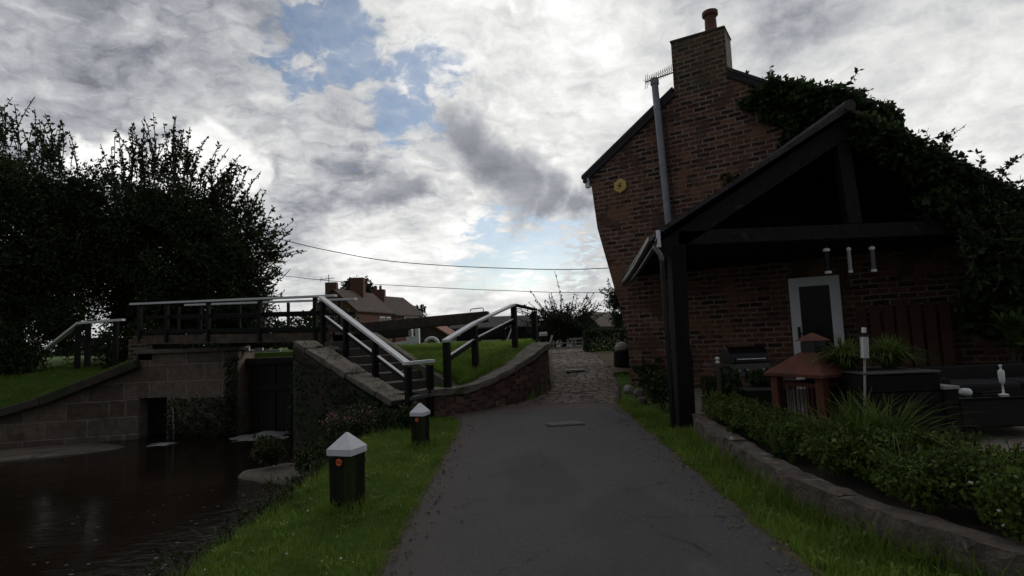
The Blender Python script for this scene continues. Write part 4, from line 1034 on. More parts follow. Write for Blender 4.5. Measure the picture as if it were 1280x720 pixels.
# right railing on the ramp wall
t = thing('ramp_railing', (-1.2, 9.95, .72), 'white topped black handrail above the curved ramp wall', 'railing')
rp = [(-1.22, 10.0, .7, 1.60), (-.78, 11.0, .95, 1.91), (.02, 12.25, 1.4, 2.32), (.5, 12.95, 1.42, 2.23)]
for x, y, a, b in rp:
    m = MB(); m.box((x, y, (a + b) / 2 - .04), (.11, .11, b - a), R(-25)); m.build('post', 'black', t, bevel=.006)
for i in range(3):
    a = Vector(rp[i][:2] + (rp[i][3],)); b = Vector(rp[i + 1][:2] + (rp[i + 1][3],)); d = (b - a).normalized()
    m = MB(); m.bar(a - d * (.05 if i == 0 else -.002), b + d * (.05 if i == 2 else .002), .13, .045); m.build('top_rail', 'white' if i < 2 else 'black', t, bevel=.005)
    if i < 2:
        m = MB(); dz = Vector((0, 0, .36)); m.bar(a - dz, b - dz, .05, .09); k_ = m.build('middle_rail', 'black', t, bevel=.004)
        m = MB(); dz = Vector((0, 0, .305)); m.bar(a - dz, b - dz, .055, .014); m.build('rail_top_strip', 'white', k_)  # white strip on top of each middle rail

# ------------------------------------------------------------------ lock gate with balance beam
t = thing('lock_gate', (-5.6, 14.6, -.55), 'wet dark timber lock gate with a long balance beam reaching over the lawn', 'lock gate')
rg_ = random.Random(3)
x = -6.95; k = 0
while x < -4.35:
    wdt = rg_.uniform(.2, .27); m = MB(); m.box((x + wdt / 2, 14.62 + rg_.uniform(-.03, .02), .22), (wdt - .012, .1, 1.95)); m.build('plank', 'gatewood', t, bevel=.01); x += wdt
m = MB(); m.box((-5.65, 14.55, 1.24), (2.65, .3, .17)); m.build('top_rail', 'oldwood', t, bevel=.015)
m = MB(); m.box((-5.65, 14.53, .55), (2.6, .06, .16)); m.build('cross_rail', 'gatewood', t, bevel=.01)
m = MB(); m.bar((-4.7, 13.75, 1.93), (-.58, 13.3, 2.12), .3, .26); bb = m.build('balance_beam', 'oldwood', t, bevel=.025)
m = MB(); m.bar((-4.6, 13.72, 1.72), (-2.54, 13.5, 1.82), .26, .2); m.build('beam_packing', 'gatewood', t, bevel=.02)
m = MB(); m.tube([(-1.03, 13.32, 2.2), (-1.03, 13.32, 2.29), (-.99, 13.32, 2.32), (-.74, 13.3, 2.335), (-.71, 13.3, 2.31), (-.71, 13.3, 2.22)], .014, 6); m.build('beam_handle', 'white', bb)
m = MB(); m.box((-6.5, 14.35, 1.50), (.9, .05, .05)); m.box((-6.9, 14.35, 1.54), (.09, .07, .13)); m.box((-6.6, 14.35, 1.54), (.2, .07, .1)); m.build('gate_handrail', 'white', t, bevel=.006)
# leaks
f = MB(); rf_ = random.Random(2)
def sheetfall(pts, w):
    a = [(p[0] - w / 2, p[1], p[2]) for p in pts]; b = [(p[0] + w / 2, p[1] - .03, p[2]) for p in pts]; f.loft([[a[i], b[i]] for i in range(len(pts))])
0 and sheetfall([(-6.7, 14.45, .0), (-6.62, 14.2, -.08), (-6.5, 13.95, -.25), (-6.4, 13.8, -.53)], .06)
f.lathe((-6.2, 13.9, -.56), [(.55, 0), (.4, .02), (.2, .06), (.05, .09)], 12); f.lathe((-6.6, 13.55, -.56), [(.55, 0), (.4, .015), (.1, .03)], 12)
f.lathe((-5.9, 13.4, -.56), [(.6, 0), (.4, .012), (.1, .02)], 12)
f.tube([(-8.62, 13.99, .3), (-8.55, 13.93, .1), (-8.5, 13.9, -.55)], [.012, .02, .03], 6)
f.lathe((-8.3, 13.1, -.556), [(.35, 0), (.2, .012), (.05, .018)], 9)
f.jitter(.015, 5); struct(f.build('leak_foam', 'foam_and_glint', smooth=True), 'stuff')

# ------------------------------------------------------------------ footbridge
FBR = Vector((-4.15, 12.55, 0)); FBL = Vector((-9.55, 14.15, 0)); fd = (FBL - FBR).normalized(); fnrm = Vector((-fd.y, fd.x, 0))
if fnrm.y < 0: fnrm = -fnrm
def fb(k, z, o=0.): return FBR.lerp(FBL, k) + fnrm * o + Vector((0, 0, z))
DZ = lambda k: 1.90 + .14 * k
t = thing('footbridge', (-6.8, 13.35, 1.7), 'narrow timber footbridge with white topped rails across the lock mouth', 'footbridge')
m = MB(); m.bar(fb(-.02, DZ(0) - .05, .5), fb(1.02, DZ(1) - .05, .5), 1.0, .07); m.build('deck', 'oldwood', t)
for o in (-.04, 1.04):
    m = MB(); m.bar(fb(-.01, DZ(0) - .13, o), fb(1.03, DZ(1) - .13, o), .08, .22); m.build('side_beam', 'deckwood', t, bevel=.01)
    m = MB(); m.bar(fb(.0, DZ(0) + .05, o - .01), fb(.98, DZ(1) + .07, o - .01), .1, .1); m.build('toe_beam', 'black', t, bevel=.006)
    m = MB(); ext = (-.03, 1.05) if o < 0 else (-.0, .94); hz = .80 if o < 0 else .79
    m.bar(fb(ext[0], DZ(0) + hz, o), fb(ext[1], DZ(1) + hz, o), .13, .05); m.build('top_rail', 'white', t, bevel=.006)
    m = MB(); m.bar(fb(0, DZ(0) + .44, o), fb(.97, DZ(1) + .44, o), .045, .07); m.build('middle_rail', 'black', t, bevel=.004)
    for k in (.06, .33, .6, .83, .985):
        kk = k + (0 if o < 0 else .02) if k < .9 else k
        m = MB(); zt = DZ(kk) + hz - .03; zb_ = DZ(kk) - .2; p = fb(kk, 0, o - .05 if o < 0 else o); wdt = .085 if o < 0 else .06
        m.box((p.x, p.y, (zt + zb_) / 2), (wdt, wdt, zt - zb_), math.atan2(fd.y, fd.x)); m.build('post', 'black', t, bevel=.005)
t = thing('bank_railing', (-10.6, 14.4, 1.2), 'short white topped railing beyond the left end of the footbridge', 'railing')
lr = [Vector((-10.05, 14.15, 2.44)), Vector((-11.25, 14.3, 2.41)), Vector((-12.65, 15.0, 1.80))]
for i in range(2):
    m = MB(); d = (lr[i + 1] - lr[i]).normalized(); m.bar(lr[i] - d * (.06 if i == 0 else 0), lr[i + 1] + d * .03, .13, .06); m.build('top_rail', 'white', t, bevel=.008)
for p in (Vector((-10.2, 14.18, 2.4)), Vector((-11.0, 14.28, 2.38)), Vector((-11.35, 14.4, 2.34))):
    m = MB(); m.box((p.x, p.y, p.z - .55), (.1, .1, 1.1)); m.build('post', 'black', t, bevel=.005)
m = MB(); m.bar(lr[0] - Vector((.1, 0, .45)), lr[1] - Vector((0, 0, .45)), .05, .09); m.build('middle_rail', 'black', t)

# mud bank and stone ledge in the water
def lump(name, pts, z, ht, mat, seed, lab=None, cat=None):
    m = MB(); r = random.Random(seed); c = Vector((sum(p[0] for p in pts) / len(pts), sum(p[1] for p in pts) / len(pts), 0)); rings = []
    dense = []
    for a, b in zip(pts, pts[1:] + pts[:1]):
        for k in range(5): dense.append((a[0] + (b[0] - a[0]) * k / 5 + r.uniform(-.05, .05), a[1] + (b[1] - a[1]) * k / 5 + r.uniform(-.05, .05)))
    for s, zz in ((1.02, z), (1., z + ht * .6), (.9, z + ht), (.5, z + ht * 1.1), (.02, z + ht * 1.12)):
        rings.append([(c.x + (p[0] - c.x) * s, c.y + (p[1] - c.y) * s, zz + r.uniform(-.012, .012)) for p in dense])
    m.loft(rings, True); o = m.build(name, mat, smooth=True, loc=(c.x, c.y, z)); return tag(o, lab, cat) if lab else struct(o)
lump('mud_bank', [(-13, 13.0), (-10.2, 13.7), (-8.9, 12.9), (-9.4, 12.3), (-11, 11.7), (-14, 11.2)], ZW - .06, .10, 'mud', 4)
lump('stone_ledge', [(-4.75, 9.45), (-4.1, 10.0), (-3.2, 9.9), (-2.9, 9.0), (-3.6, 8.75)], ZW - .1, .20, 'coping', 6, 'flat stone ledge at the water edge below the wing wall', 'ledge')

L = Leaves(); P = np.stack([-3.3 - RNG.random(170) ** 2.2 * 2.6, RNG.uniform(3.6, 8.8, 170), np.full(170, ZW + .006)], 1); n = len(P)
az = RNG.uniform(-.5, .5, n) + .5; d = np.stack([np.cos(az), np.sin(az), np.zeros(n)], 1) * RNG.uniform(.006, .03, n)[:, None]; e = np.stack([-d[:, 1], d[:, 0], np.zeros(n)], 1) * .3
L.quads(np.stack([P - d, P - e, P + d, P + e], 1)); struct(L.build('sky_glint_flecks', ['foam_and_glint'], loc=(-4, 7, ZW)), 'stuff')  # pale flecks painted where ripples mirror the sky
# waterside plants
L = Leaves()
for i in range(420):
    y = RNG.uniform(2.6, 9.4); x = -2.2 - RNG.random() ** .8 * 1.15; z = h(x, y)
    L.arch((x, y, max(z, ZW - .02)), 5, RNG.uniform(.12, .34), .006, 1.1, 4)
for i in range(260):
    y = RNG.uniform(2.6, 9.4); x = -2.25 - RNG.random() * .75; z = max(h(x, y), ZW)
    L.sprig((x, y, z), (RNG.uniform(-.5, .1), RNG.uniform(-.3, .3), 1), RNG.uniform(.1, .28), 9, .05, .4, .003)
struct(L.build('waterside_weeds', ['leaf_reed', 'twig'], loc=(-2.7, 7, -.3)), 'stuff')
shrub('ledge_plant', (-4.2, 9.5, -.37), .26, .42, 600, .10, 'spindly leafy weed growing on the stone ledge in the water', None, 'leaf_reed', .4)
shrub('bank_shrub', (-3.0, 8.7, -.45), .42, .5, 1300, .09, 'low bramble bush on the bank left of the nearest bollard', None, 'leaf_hedge', .6)
L = Leaves(); 
for c, r, n in (((-2.45, 8.6, .18), (.4, .4, .36), 1500), ((-2.15, 8.9, .25), (.35, .3, .3), 900), ((-2.6, 8.25, .0), (.35, .3, .3), 900)):
    L.scatter(blobpts(n, c, r, .2), .085, .45, (0, 0, .4))
for i in range(60):
    a = RNG.uniform(0, 6.28); p = (-2.5 + math.cos(a) * .35 * RNG.random(), 8.5 + math.sin(a) * .4 * RNG.random(), .2)
    d = (math.cos(a) * .5 - .25, math.sin(a) * .3, 1); l = RNG.uniform(.25, .45); L.sprig(p, d, l, 7, .06, .2, .004)
    e = np.array(p) + unit(np.array(d)) * l * .95; L.scatter(np.repeat(e[None], 4, 0) + RNG.normal(size=(4, 3)) * .03, .03, .9, mi=2)
tag(L.build('pink_valerian', ['leaf_hedge', 'twig', 'pink'], loc=(-2.45, 8.6, 0)), 'bushy plant with small pink flowers behind the nearest bollard', 'flowering plant')
for x, y, n, lab in ((-2.75, 9.3, 1000, 'tangled green bush at the foot of the dark wing wall'), (-1.72, 8.9, 500, 'low leafy clump in the grass beside the farther bollard')):
    shrub('wall_foot_bush', (x, y, h(x, y) + .0), .42 if n > 600 else .2, .75 if n > 600 else .28, n, .085, lab, None, 'leaf_hedge', .55)

# ------------------------------------------------------------------ trees
def trunk(pts, rads, t):
    m = MB(); m.tube(pts, rads, 9)
    return m.build('trunk', 'bark', t, smooth=True)
def limbs(base, ends, r, t):
    m = MB(); base = Vector(base)
    for e in ends:
        e = Vector(e); mid = base.lerp(e, .5) + Vector((random.uniform(-.3, .3), random.uniform(-.3, .3), .3)); m.tube([base, mid, e], [r, r * .6, r * .2], 6)
    return m.build('limb', 'bark', t, smooth=True)
def tree(name, base, trunk_top, lobes, label, mat, ls, sprigs=(), group=None, tr=.18, dens=1.0, aspect=.5):
    t = thing(name, base, label, 'tree', group)
    b = Vector(base); tt = Vector(trunk_top)
    trunk([b - Vector((0, 0, .2)), b.lerp(tt, .5) + Vector((.08, .05, 0)), tt], [tr * 1.3, tr, tr * .7], t)
    limbs(tt, [l[0] for l in lobes], tr * .55, t)
    L = Leaves()
    for c, r, n in lobes:
        L.scatter(blobpts(int(n * dens * (1.9 if ls < .15 else 1)), c, r, .35, .26, RNG.uniform(0, 6)), ls * (.78 if ls < .15 else 1), aspect, (0, 0, .15))
        L.scatter(blobpts(int(n * .12 * dens), c, np.array(r) * .55, .1), ls * 1.9, .8)
    for a, d, l, n in sprigs: L.sprig(a, d, l, n, ls * .95, .22, .014)
    L.build('crown', [mat, 'twig'], t)
    return t
def spr(x0, x1, z, y0, y1, n, l0, l1, lean=0., curve=None):
    out = []
    for i in range(n):
        x = RNG.uniform(x0, x1); zz = z(x) if callable(z) else z
        out.append(((x, RNG.uniform(y0, y1), zz - RNG.uniform(0, .4)), (lean + RNG.uniform(-.3, .3) + (0 if curve is None else curve(x)), RNG.uniform(-.2, .2), 1), RNG.uniform(l0, l1), 26))
    return out
sp = spr(-18.5, -13.6, lambda x: 7.3 + (-13.6 - x) * .45, 16.3, 17.6, 70, .7, 1.7, -.05) + spr(-13.8, -13.1, 6.6, 16.5, 17.4, 8, .9, 1.7, .35)
tree('broadleaf_tree', (-15.8, 17.4, 1.0), (-15.7, 17.3, 3.8), [((-16.3, 17, 6.9), (2.0, 1.5, 1.7), 7500), ((-14.8, 17, 6.1), (1.3, 1.3, 1.4), 5000), ((-17.5, 17, 5.0), (1.8, 1.5, 1.8), 5000), ((-15.2, 17.2, 4.3), (1.5, 1.4, 1.4), 5200), ((-13.9, 17.1, 5.2), (.9, 1.1, 1.2), 3000), ((-14.6, 17.4, 3.1), (.9, .9, .6), 900), ((-18, 17.5, 7.8), (1.6, 1.4, 1.5), 3500), ((-13.6, 17.6, 4.3), (1.0, 1.0, 1.3), 3600), ((-14.0, 17.5, 6.4), (1.0, 1.1, 1.3), 4200), ((-16.6, 17.2, 3.4), (1.4, 1.1, 1.2), 3600), ((-18.3, 17.2, 4.0), (1.6, 1.2, 2.0), 4000), ((-15.0, 18.3, 4.6), (2.2, .9, 2.2), 6000), ((-17.2, 18.3, 3.0), (1.8, .9, 1.5), 4000)],
     'tall dark broadleaf tree at the far left behind the lock wall', 'leaf_dark', .14, sp)
zt2 = lambda x: interp([(-13.3, 6.5), (-12.2, 7.6), (-10.6, 7.3), (-9.2, 6.1), (-8.0, 4.6)], x)
sp = spr(-13.2, -10.2, zt2, 17.4, 18.4, 84, .8, 1.9, 0) + spr(-10.2, -8.0, zt2, 17.4, 18.4, 80, .7, 1.6, .4)
for i in range(60):
    z = RNG.uniform(2.7, 5.4); x = interp([(2.6, -8.5), (4.5, -8.1), (5.6, -8.6)], z); sp.append(((x - RNG.uniform(0, .5), RNG.uniform(17.3, 18.5), z), (1, RNG.uniform(-.2, .2), RNG.uniform(.1, .8)), RNG.uniform(.6, 1.35), 18))
tree('broadleaf_tree', (-11.2, 18.2, 1.2), (-11.1, 18.1, 3.2), [((-11.8, 18, 6.1), (1.6, 1.5, 1.5), 7500), ((-10.3, 18, 5.6), (1.6, 1.4, 1.5), 7000), ((-9.1, 17.9, 4.3), (1.2, 1.2, 1.4), 5000), ((-12.6, 18, 4.4), (1.3, 1.3, 1.5), 4600), ((-10.6, 18, 3.8), (1.8, 1.4, 1.3), 6000), ((-8.8, 18, 3.1), (1.0, 1.0, .8), 2400), ((-12.6, 18.2, 3.0), (1.1, .9, .8), 2400), ((-13.4, 18.2, 5.3), (1.0, 1.1, 1.3), 3800), ((-11.2, 18.2, 2.7), (1.6, 1.0, .7), 3200), ((-9.4, 18.3, 2.5), (1.1, .9, .6), 2600), ((-12.3, 18.9, 3.6), (1.5, .8, 1.6), 4500)],
     'dark tree with upright leafy shoots behind the footbridge', 'leaf_dark', .14, sp)
tree('weeping_shrub_tree', (-14.6, 15.9, .9), (-14.6, 15.9, 1.6), [((-14.9, 15.9, 2.0), (.95, .8, 1.0), 3600), ((-15.9, 16, 2.2), (1.2, .9, 1.2), 3400), ((-14.3, 16, 1.5), (.7, .6, .5), 1100), ((-13.8, 16.8, 2.5), (1.0, .6, .95), 2600)], 'low dark weeping bush under the tall tree at the far left', 'leaf_dark', .12, tr=.08)
for i, (x, z, w, lab) in enumerate(((-9.6, 1.45, 1.5, 'dark low hedge bush seen under the footbridge rails, left'), (-6.9, 1.45, 1.5, 'dark green low bush seen through the footbridge rails, right'), (-12.9, 1.2, 2.2, 'dark undergrowth bush left of the footbridge end'))):
    c = (x, 20.0, z); L = Leaves(); L.scatter(blobpts(3600, (x, 20, z + .6), (w, .8, .85), .2), .15, .6)
    tag(L.build('undergrowth_bush', ['leaf_dark'], loc=c), lab, 'bush', 'dark bushes behind the footbridge')
L = Leaves(); L.scatter(blobpts(3000, (-11.3, 16.4, 1.75), (1.3, .5, .75), .2), .12, .6)
tag(L.build('bank_bush', ['leaf_dark'], loc=(-11.3, 16.4, 1.3)), 'dark bush close behind the short bank railing', 'bush')

# far bush with sparse twigs, hedge, birch
sp = []
for i in range(70):
    a = RNG.uniform(-1.25, 1.25); sp.append(((2.15 + a * .9, 24 + RNG.uniform(-.4, .4), 2.3 + RNG.uniform(-.3, .25)), (a * .85, RNG.uniform(-.2, .2), 1.0 - .35 * abs(a)), RNG.uniform(.5, 1.15), 15))
sp.append(((2.1, 24, 2.6), (.05, 0, 1), 1.7, 12))
tree('round_bush_tree', (2.1, 24, 1.0), (2.1, 24, 1.5), [((2.1, 24, 2.0), (1.5, 1.0, .8), 7000), ((1.3, 24, 1.6), (.7, .7, .6), 1500), ((2.9, 24, 1.65), (.7, .7, .6), 1500)], 'round dark bush with sparse twigs standing out of its top, beyond the cobbles', 'leaf_far', .11, sp, tr=.1)
L = Leaves(); n = 11000
P = np.stack([RNG.uniform(2.2, 4.2, n), RNG.uniform(16.6, 17.5, n), .85 + RNG.random(n) * .84], 1)
e = RNG.random(n); P[e < .3, 2] = 1.68 + RNG.normal(size=(e < .3).sum()) * .018; P[(e > .3) & (e < .75), 1] = 16.6 + RNG.normal(size=((e > .3) & (e < .75)).sum()) * .025; P[e > .88, 0] = 2.2 + RNG.normal(size=(e > .88).sum()) * .02
L.scatter(P, .06, .6, (-.1, -.5, .3))
tag(L.build('clipped_hedge', ['leaf_hedge'], loc=(3.2, 17, .9)), 'square clipped green hedge right of the cobbles beyond the house corner', 'hedge')
sp = [((5.5 + RNG.uniform(-.3, .3), 30, RNG.uniform(2.6, 4)), (RNG.uniform(-1, .4), 0, RNG.uniform(.1, .8)), .6, 12) for _ in range(30)]
tree('drooping_tree', (5.8, 30, 1.0), (5.8, 30, 2.2), [((5.75, 30, 3.4), (.65, .6, .8), 1300), ((5.7, 30, 2.3), (.5, .5, .6), 600)], 'small light tree just showing left of the house wall', 'leaf_far', .13, sp, tr=.08)
tree('leafy_tree', (-16.8, 60, 1.0), (-16.8, 60, 5), [((-17.2, 60, 7.2), (1.6, 1.5, 1.4), 2600), ((-15.8, 60, 6.8), (1.3, 1.2, 1.3), 1900), ((-16.6, 60, 5.8), (1.9, 1.5, 1.2), 1800)], 'round leafy tree behind the chimneys of the cottages', 'leaf_far', .3, spr(-18.3, -15.2, 8.0, 59, 61, 20, .4, .9), tr=.2)
tree('bare_topped_tree', (-10.9, 60, 1.0), (-10.9, 60, 3.4), [((-11, 60, 4.6), (1.5, 1.2, .9), 1500)], 'pale thin tree right of the cottages', 'leaf_far', .22, spr(-12.3, -9.5, 4.9, 59, 61, 34, .4, .9), tr=.14)
# dark hedgerow far off
L = Leaves(); n = 9000; xx = RNG.uniform(-90, 110, n); P = np.stack([xx, RNG.uniform(84, 90, n), 1 + RNG.random(n) * (1.6 + .8 * np.sin(xx * .35) + .5 * np.sin(xx * 1.1))], 1); L.scatter(P, 1.1, .8)
struct(L.build('distant_hedgerow', ['leaf_far'], loc=(0, 87, 1)), 'stuff')

# ------------------------------------------------------------------ far buildings
def gable_house(name, a, wdir, ldir, W, Ln, z0, ze, zr, label, wmat, rmat, chims=(), wins=(), group=None):
    a = Vector((*a, 0)); wd = Vector((*wdir, 0)).normalized(); ld = Vector((*ldir, 0)).normalized()
    t = thing(name, (*(a + wd * W / 2 + ld * Ln / 2).to_2d(), z0), label, 'building', group)
    def P(u, v, z): return a + wd * u + ld * v + Vector((0, 0, z))
    m = MB(); m.prism([P(0, 0, z0), P(W, 0, z0), P(W, 0, ze), P(W / 2, 0, zr), P(0, 0, ze)], ld * Ln); m.build('wall', wmat, t)
    m = MB(); ov = .18
    sl = (zr - ze) / (W / 2)
    for s in (0, 1):
        u0 = -ov if s == 0 else W + ov
        m.prism([P(u0, -ov, ze - ov * sl + .03), P(W / 2, -ov, zr + .03), P(W / 2, Ln + ov, zr + .03), P(u0, Ln + ov, ze - ov * sl + .03)], (0, 0, .1))
    rf = m.build('roof', rmat, t)
    for u, v, w, d, zb, zt, npots in chims:
        m = MB(); c = P(u, v, 0); m.box((c.x, c.y, (zb + zt) / 2), (w, d, zt - zb), math.atan2(wd.y, wd.x)); m.build('chimney', wmat, rf)
        for k in range(npots):
            m = MB(); p = P(u + (k - (npots - 1) / 2) * .45, v, zt); m.lathe(p, [(.14, 0), (.11, .35), (.15, .4)], 8); m.build('chimney_pot', 'red', rf)
    for face, u, z, w, hh in wins:
        m = MB(); g = MB(); o_ = .03
        if face == 'front':
            c = P(u, 0, z); dd = wd; nn = -ld
        else:
            c = P(W, u, z); dd = ld; nn = wd
        q = lambda s, r, off: c + dd * s * w / 2 + Vector((0, 0, r * hh / 2)) + nn * off
        m.prism([q(-1, -1, .0), q(1, -1, .0), q(1, 1, .0), q(-1, 1, .0)], nn * .05); fr = m.build('window', 'white', t)
        for s in (-.5, .5):
            cc = c + dd * s * w * .46; g.prism([cc - dd * w * .19 - Vector((0, 0, hh * .4)) + nn * .052, cc + dd * w * .19 - Vector((0, 0, hh * .4)) + nn * .052, cc + dd * w * .19 + Vector((0, 0, hh * .4)) + nn * .052, cc - dd * w * .19 + Vector((0, 0, hh * .4)) + nn * .052], nn * .01)
        g.build('pane', 'glass_dark', fr)
    return t
gable_house('brick_cottage', (-15.3, 42), (1, 0), (.24, .97), 3.35, 6, .5, 4.15, 5.75, 'brick cottage with grey roof seen just above the balance beam, nearer of the two', 'brick_far', 'tile', [(1.35, .3, .85, .5, 5.0, 6.35, 0), (1.67, 3.6, 1.1, .8, 5.3, 7.0, 0)], [('front', 1.75, 3.55, .8, .95), ('side', 4.2, 3.3, .9, .9), ('side', 5.3, 3.3, .7, .9)])
gable_house('brick_cottage', (-15.4, 52.5), (1, 0), (.42, .9), 4.2, 4.6, .5, 4.2, 6.0, 'farther brick cottage with tall double chimney and a pale wall', 'brick_far', 'tile', [(2.1, .8, 1.3, .7, 5.4, 6.7, 2)], [('side', 2.6, 3.6, 2.4, .9)])
m = MB(); m.tube([(-14.1, 42.3, 5.7), (-14.1, 42.3, 7.0)], .03, 5); m.tube([(-14.9, 42.3, 6.6), (-13.7, 42.3, 6.7)], .025, 5); m.tube([(-14.7, 42.2, 6.45), (-14.7, 42.4, 6.8)], .02, 4)
tag(m.build('roof_aerial', 'wire', loc=(-14.1, 42.3, 6.3)), 'thin television aerial on the nearer cottage chimney', 'aerial')
gable_house('red_roof_shed', (-5.9, 32), (1, 0), (.1, 1), 2.0, 3, .8, 1.9, 2.55, 'small dark shed with red sheet roof beyond the lawn', 'oldwood', 'redroof')
gable_house('dark_barn', (-4.0, 36), (0, 1), (1, .02), 4, 5.2, .6, 2.25, 2.95, 'long low dark building with grey roof behind the ramp railing', 'black', 'slate')
gable_house('tiled_bungalow', (4.9, 45), (1, .0), (.5, .87), 2.0, 7, .5, 2.3, 3.35, 'house with brown tiled gable roof behind the round bush', 'oldwood', 'tile')
gable_house('slate_house', (7.0, 52), (1, 0), (.4, .9), 2.4, 6, .5, 2.2, 3.05, 'grey slate roofed house above the clipped hedge', 'oldwood', 'slate')
m = MB(); m.box((0.8, 23.2, 1.38), (1.9, .05, .7)); 
tag(m.build('dark_panel_fence', 'black', loc=(.8, 23.2, 1.05)), 'dark panel fence behind the ramp railing', 'fence')

# white post-and-rail fence at the end of the path
t = thing('white_fence', (2.0, 21, 1.05), 'low white post and rail fence across the end of the path', 'fence')
for i in range(8):
    x = 1.2 + .28 * i; m = MB(); m.box((x, 21, 1.22), (.055, .055, .38)); m.build('post', 'concrete', t)
for z in (1.14, 1.31):
    m = MB(); m.box((2.2, 21.04, z), (2.3, .03, .04)); m.build('rail', 'grey', t)
m = MB(); m.box((2.65, 20.6, 1.45), (1.2, .08, .07)); m.box((3.2, 20.6, 1.25), (.06, .06, .36)); m.box((2.15, 20.6, 1.25), (.06, .06, .36))
tag(m.build('white_bar_barrier', 'concrete', loc=(2.6, 20.6, 1.05)), 'thick white horizontal bar above the path end beside the hedge', 'barrier')

# lock furniture on the upper level
t = thing('lock_step_block', (-3.4, 17.6, 1.45), 'white painted beam end with a dark slot beyond the lawn', 'lock gear')
m = MB(); m.prism([(-3.98, 17.6, 1.44), (-3.02, 17.6, 1.44), (-3.02, 17.6, 2.03), (-3.14, 17.6, 2.03), (-3.14, 17.6, 1.75), (-3.24, 17.6, 1.75), (-3.24, 17.6, 2.03), (-3.42, 17.6, 2.03), (-3.42, 17.6, 1.62), (-3.98, 17.6, 1.56)], (0, .25, 0)); m.build('painted_end', 'white', t, bevel=.012)
m = MB(); m.box((-4.4, 17.7, 1.54), (.75, .2, .18)); m.build('base_beam', 'white', t, bevel=.012)
m = MB(); rr = [(math.cos(R(a)) * .21, math.sin(R(a)) * .21) for a in range(0, 181, 15)]
m.tube([(-2.62 + x, 17.6, 1.47 + z) for x, z in rr], .055, 8)
tag(m.build('white_hoop', 'white', loc=(-2.62, 17.6, 1.47)), 'white painted half hoop standing on the lawn edge', 'hoop')
def paddle(x, y, z, hh, lab):
    t = thing('paddle_gear', (x, y, z), lab, 'lock gear', 'paddle gear posts on the upper lock')
    m = MB(); m.box((x, y, z + hh * .4), (.16, .16, hh * .8)); m.build('pillar', 'black', t, bevel=.02)
    m = MB(); m.box((x, y - .02, z + hh * .87), (.24, .2, hh * .2)); m.build('gear_head', 'white', t, bevel=.03)
    m = MB(); m.tube([(x, y, z + hh * .95), (x, y, z + hh * 1.15)], .02, 6); m.build('rack_bar', 'black', t)
    m = MB(); m.bar((x + .1, y, z), (x + .28, y, z + hh * .8), .05, .05); m.build('brace', 'white', t)
paddle(.9, 17.0, 1.12, .62, 'black paddle gear post with pale head at the left of the path crest')
paddle(-.34, 17.4, 1.45, .55, 'black paddle gear post with white brace on the lawn behind the railing')
m = MB(); m.box((-1.2, 17.9, 1.50), (2.6, .3, .07)); tag(m.build('lock_coping_edge', 'concrete', loc=(-1.2, 17.9, 1.45), bevel=.01), 'pale stone coping line along the far edge of the lawn', 'kerb')

# overhead wires
for pts, r_, lab in ((((-16, 23, 8.1), (-9.88, 23, 6.17), (-7.26, 23, 5.45), (-4.65, 23, 4.93), (-.32, 23, 4.5), (4.05, 23, 4.33), (12, 23, 4.7)), .017, 'upper overhead cable sagging across the sky'), (((-16, 23, 5.65), (-9.72, 23, 4.58), (-7.29, 23, 4.22), (-4.68, 23, 3.94), (-.37, 23, 3.56), (4.0, 23, 3.31), (12, 23, 3.3)), .012, 'lower thinner overhead cable across the sky')):
    dense = []
    P = [Vector(p) for p in pts]
    for i in range(len(P) - 1):
        p0 = P[max(i - 1, 0)]; p1 = P[i]; p2 = P[i + 1]; p3 = P[min(i + 2, len(P) - 1)]
        for k in range(6):
            u = k / 6; dense.append(.5 * ((2 * p1) + (p2 - p0) * u + (2 * p0 - 5 * p1 + 4 * p2 - p3) * u * u + (3 * p1 - p0 - 3 * p2 + p3) * u ** 3))
    dense.append(P[-1]); m = MB(); m.tube(dense, r_, 5); tag(m.build('overhead_cable', 'wire', loc=pts[0]), lab, 'cable', 'overhead cables')

# fallen leaves on the path edges
L = Leaves(); P = poly_scatter(260, lambda y: (interp(PL, y) - .06, interp(PL, y) + .12) if RNG.random() < .5 else (interp(PR, y) - .12, interp(PR, y) + .06), 3, 10, lambda x, y: zp(y) + .03)
L.scatter(P, .03, .7, (0, 0, -.2)); 
struct(L.build('fallen_leaves', ['leaf_fallen'], loc=(.5, 5, .2)), 'stuff')

P = poly_scatter(700, lambda y: (interp(PL, y) + .02, interp(PR, y) - .02) if RNG.random() < .35 else ((interp(PL, y) - .05, interp(PL, y) + .2) if RNG.random() < .5 else (interp(PR, y) - .2, interp(PR, y) + .05)), 2.6, 10.2, lambda x, y: zp(y) + .028, pw=1.3)
L = Leaves(); n = len(P); sz = RNG.uniform(.004, .011, n)[:, None]; a = RNG.uniform(0, 6.28, n); ex = np.stack([np.cos(a), np.sin(a), np.zeros(n)], 1) * sz; ey = np.stack([-np.sin(a), np.cos(a), np.zeros(n)], 1) * sz * .8; up = np.array([0, 0, 1.]) * sz
b_ = [P - ex - ey, P + ex - ey, P + ex + ey, P - ex + ey]; t_ = [P + (v - P) * .6 + up for v in b_]
L.quads(np.stack(t_, 1))
for i in range(4): L.quads(np.stack([b_[i], b_[(i + 1) % 4], t_[(i + 1) % 4], t_[i]], 1))
struct(L.build('path_grit', ['coping'], loc=(.5, 5, .2)), 'stuff')

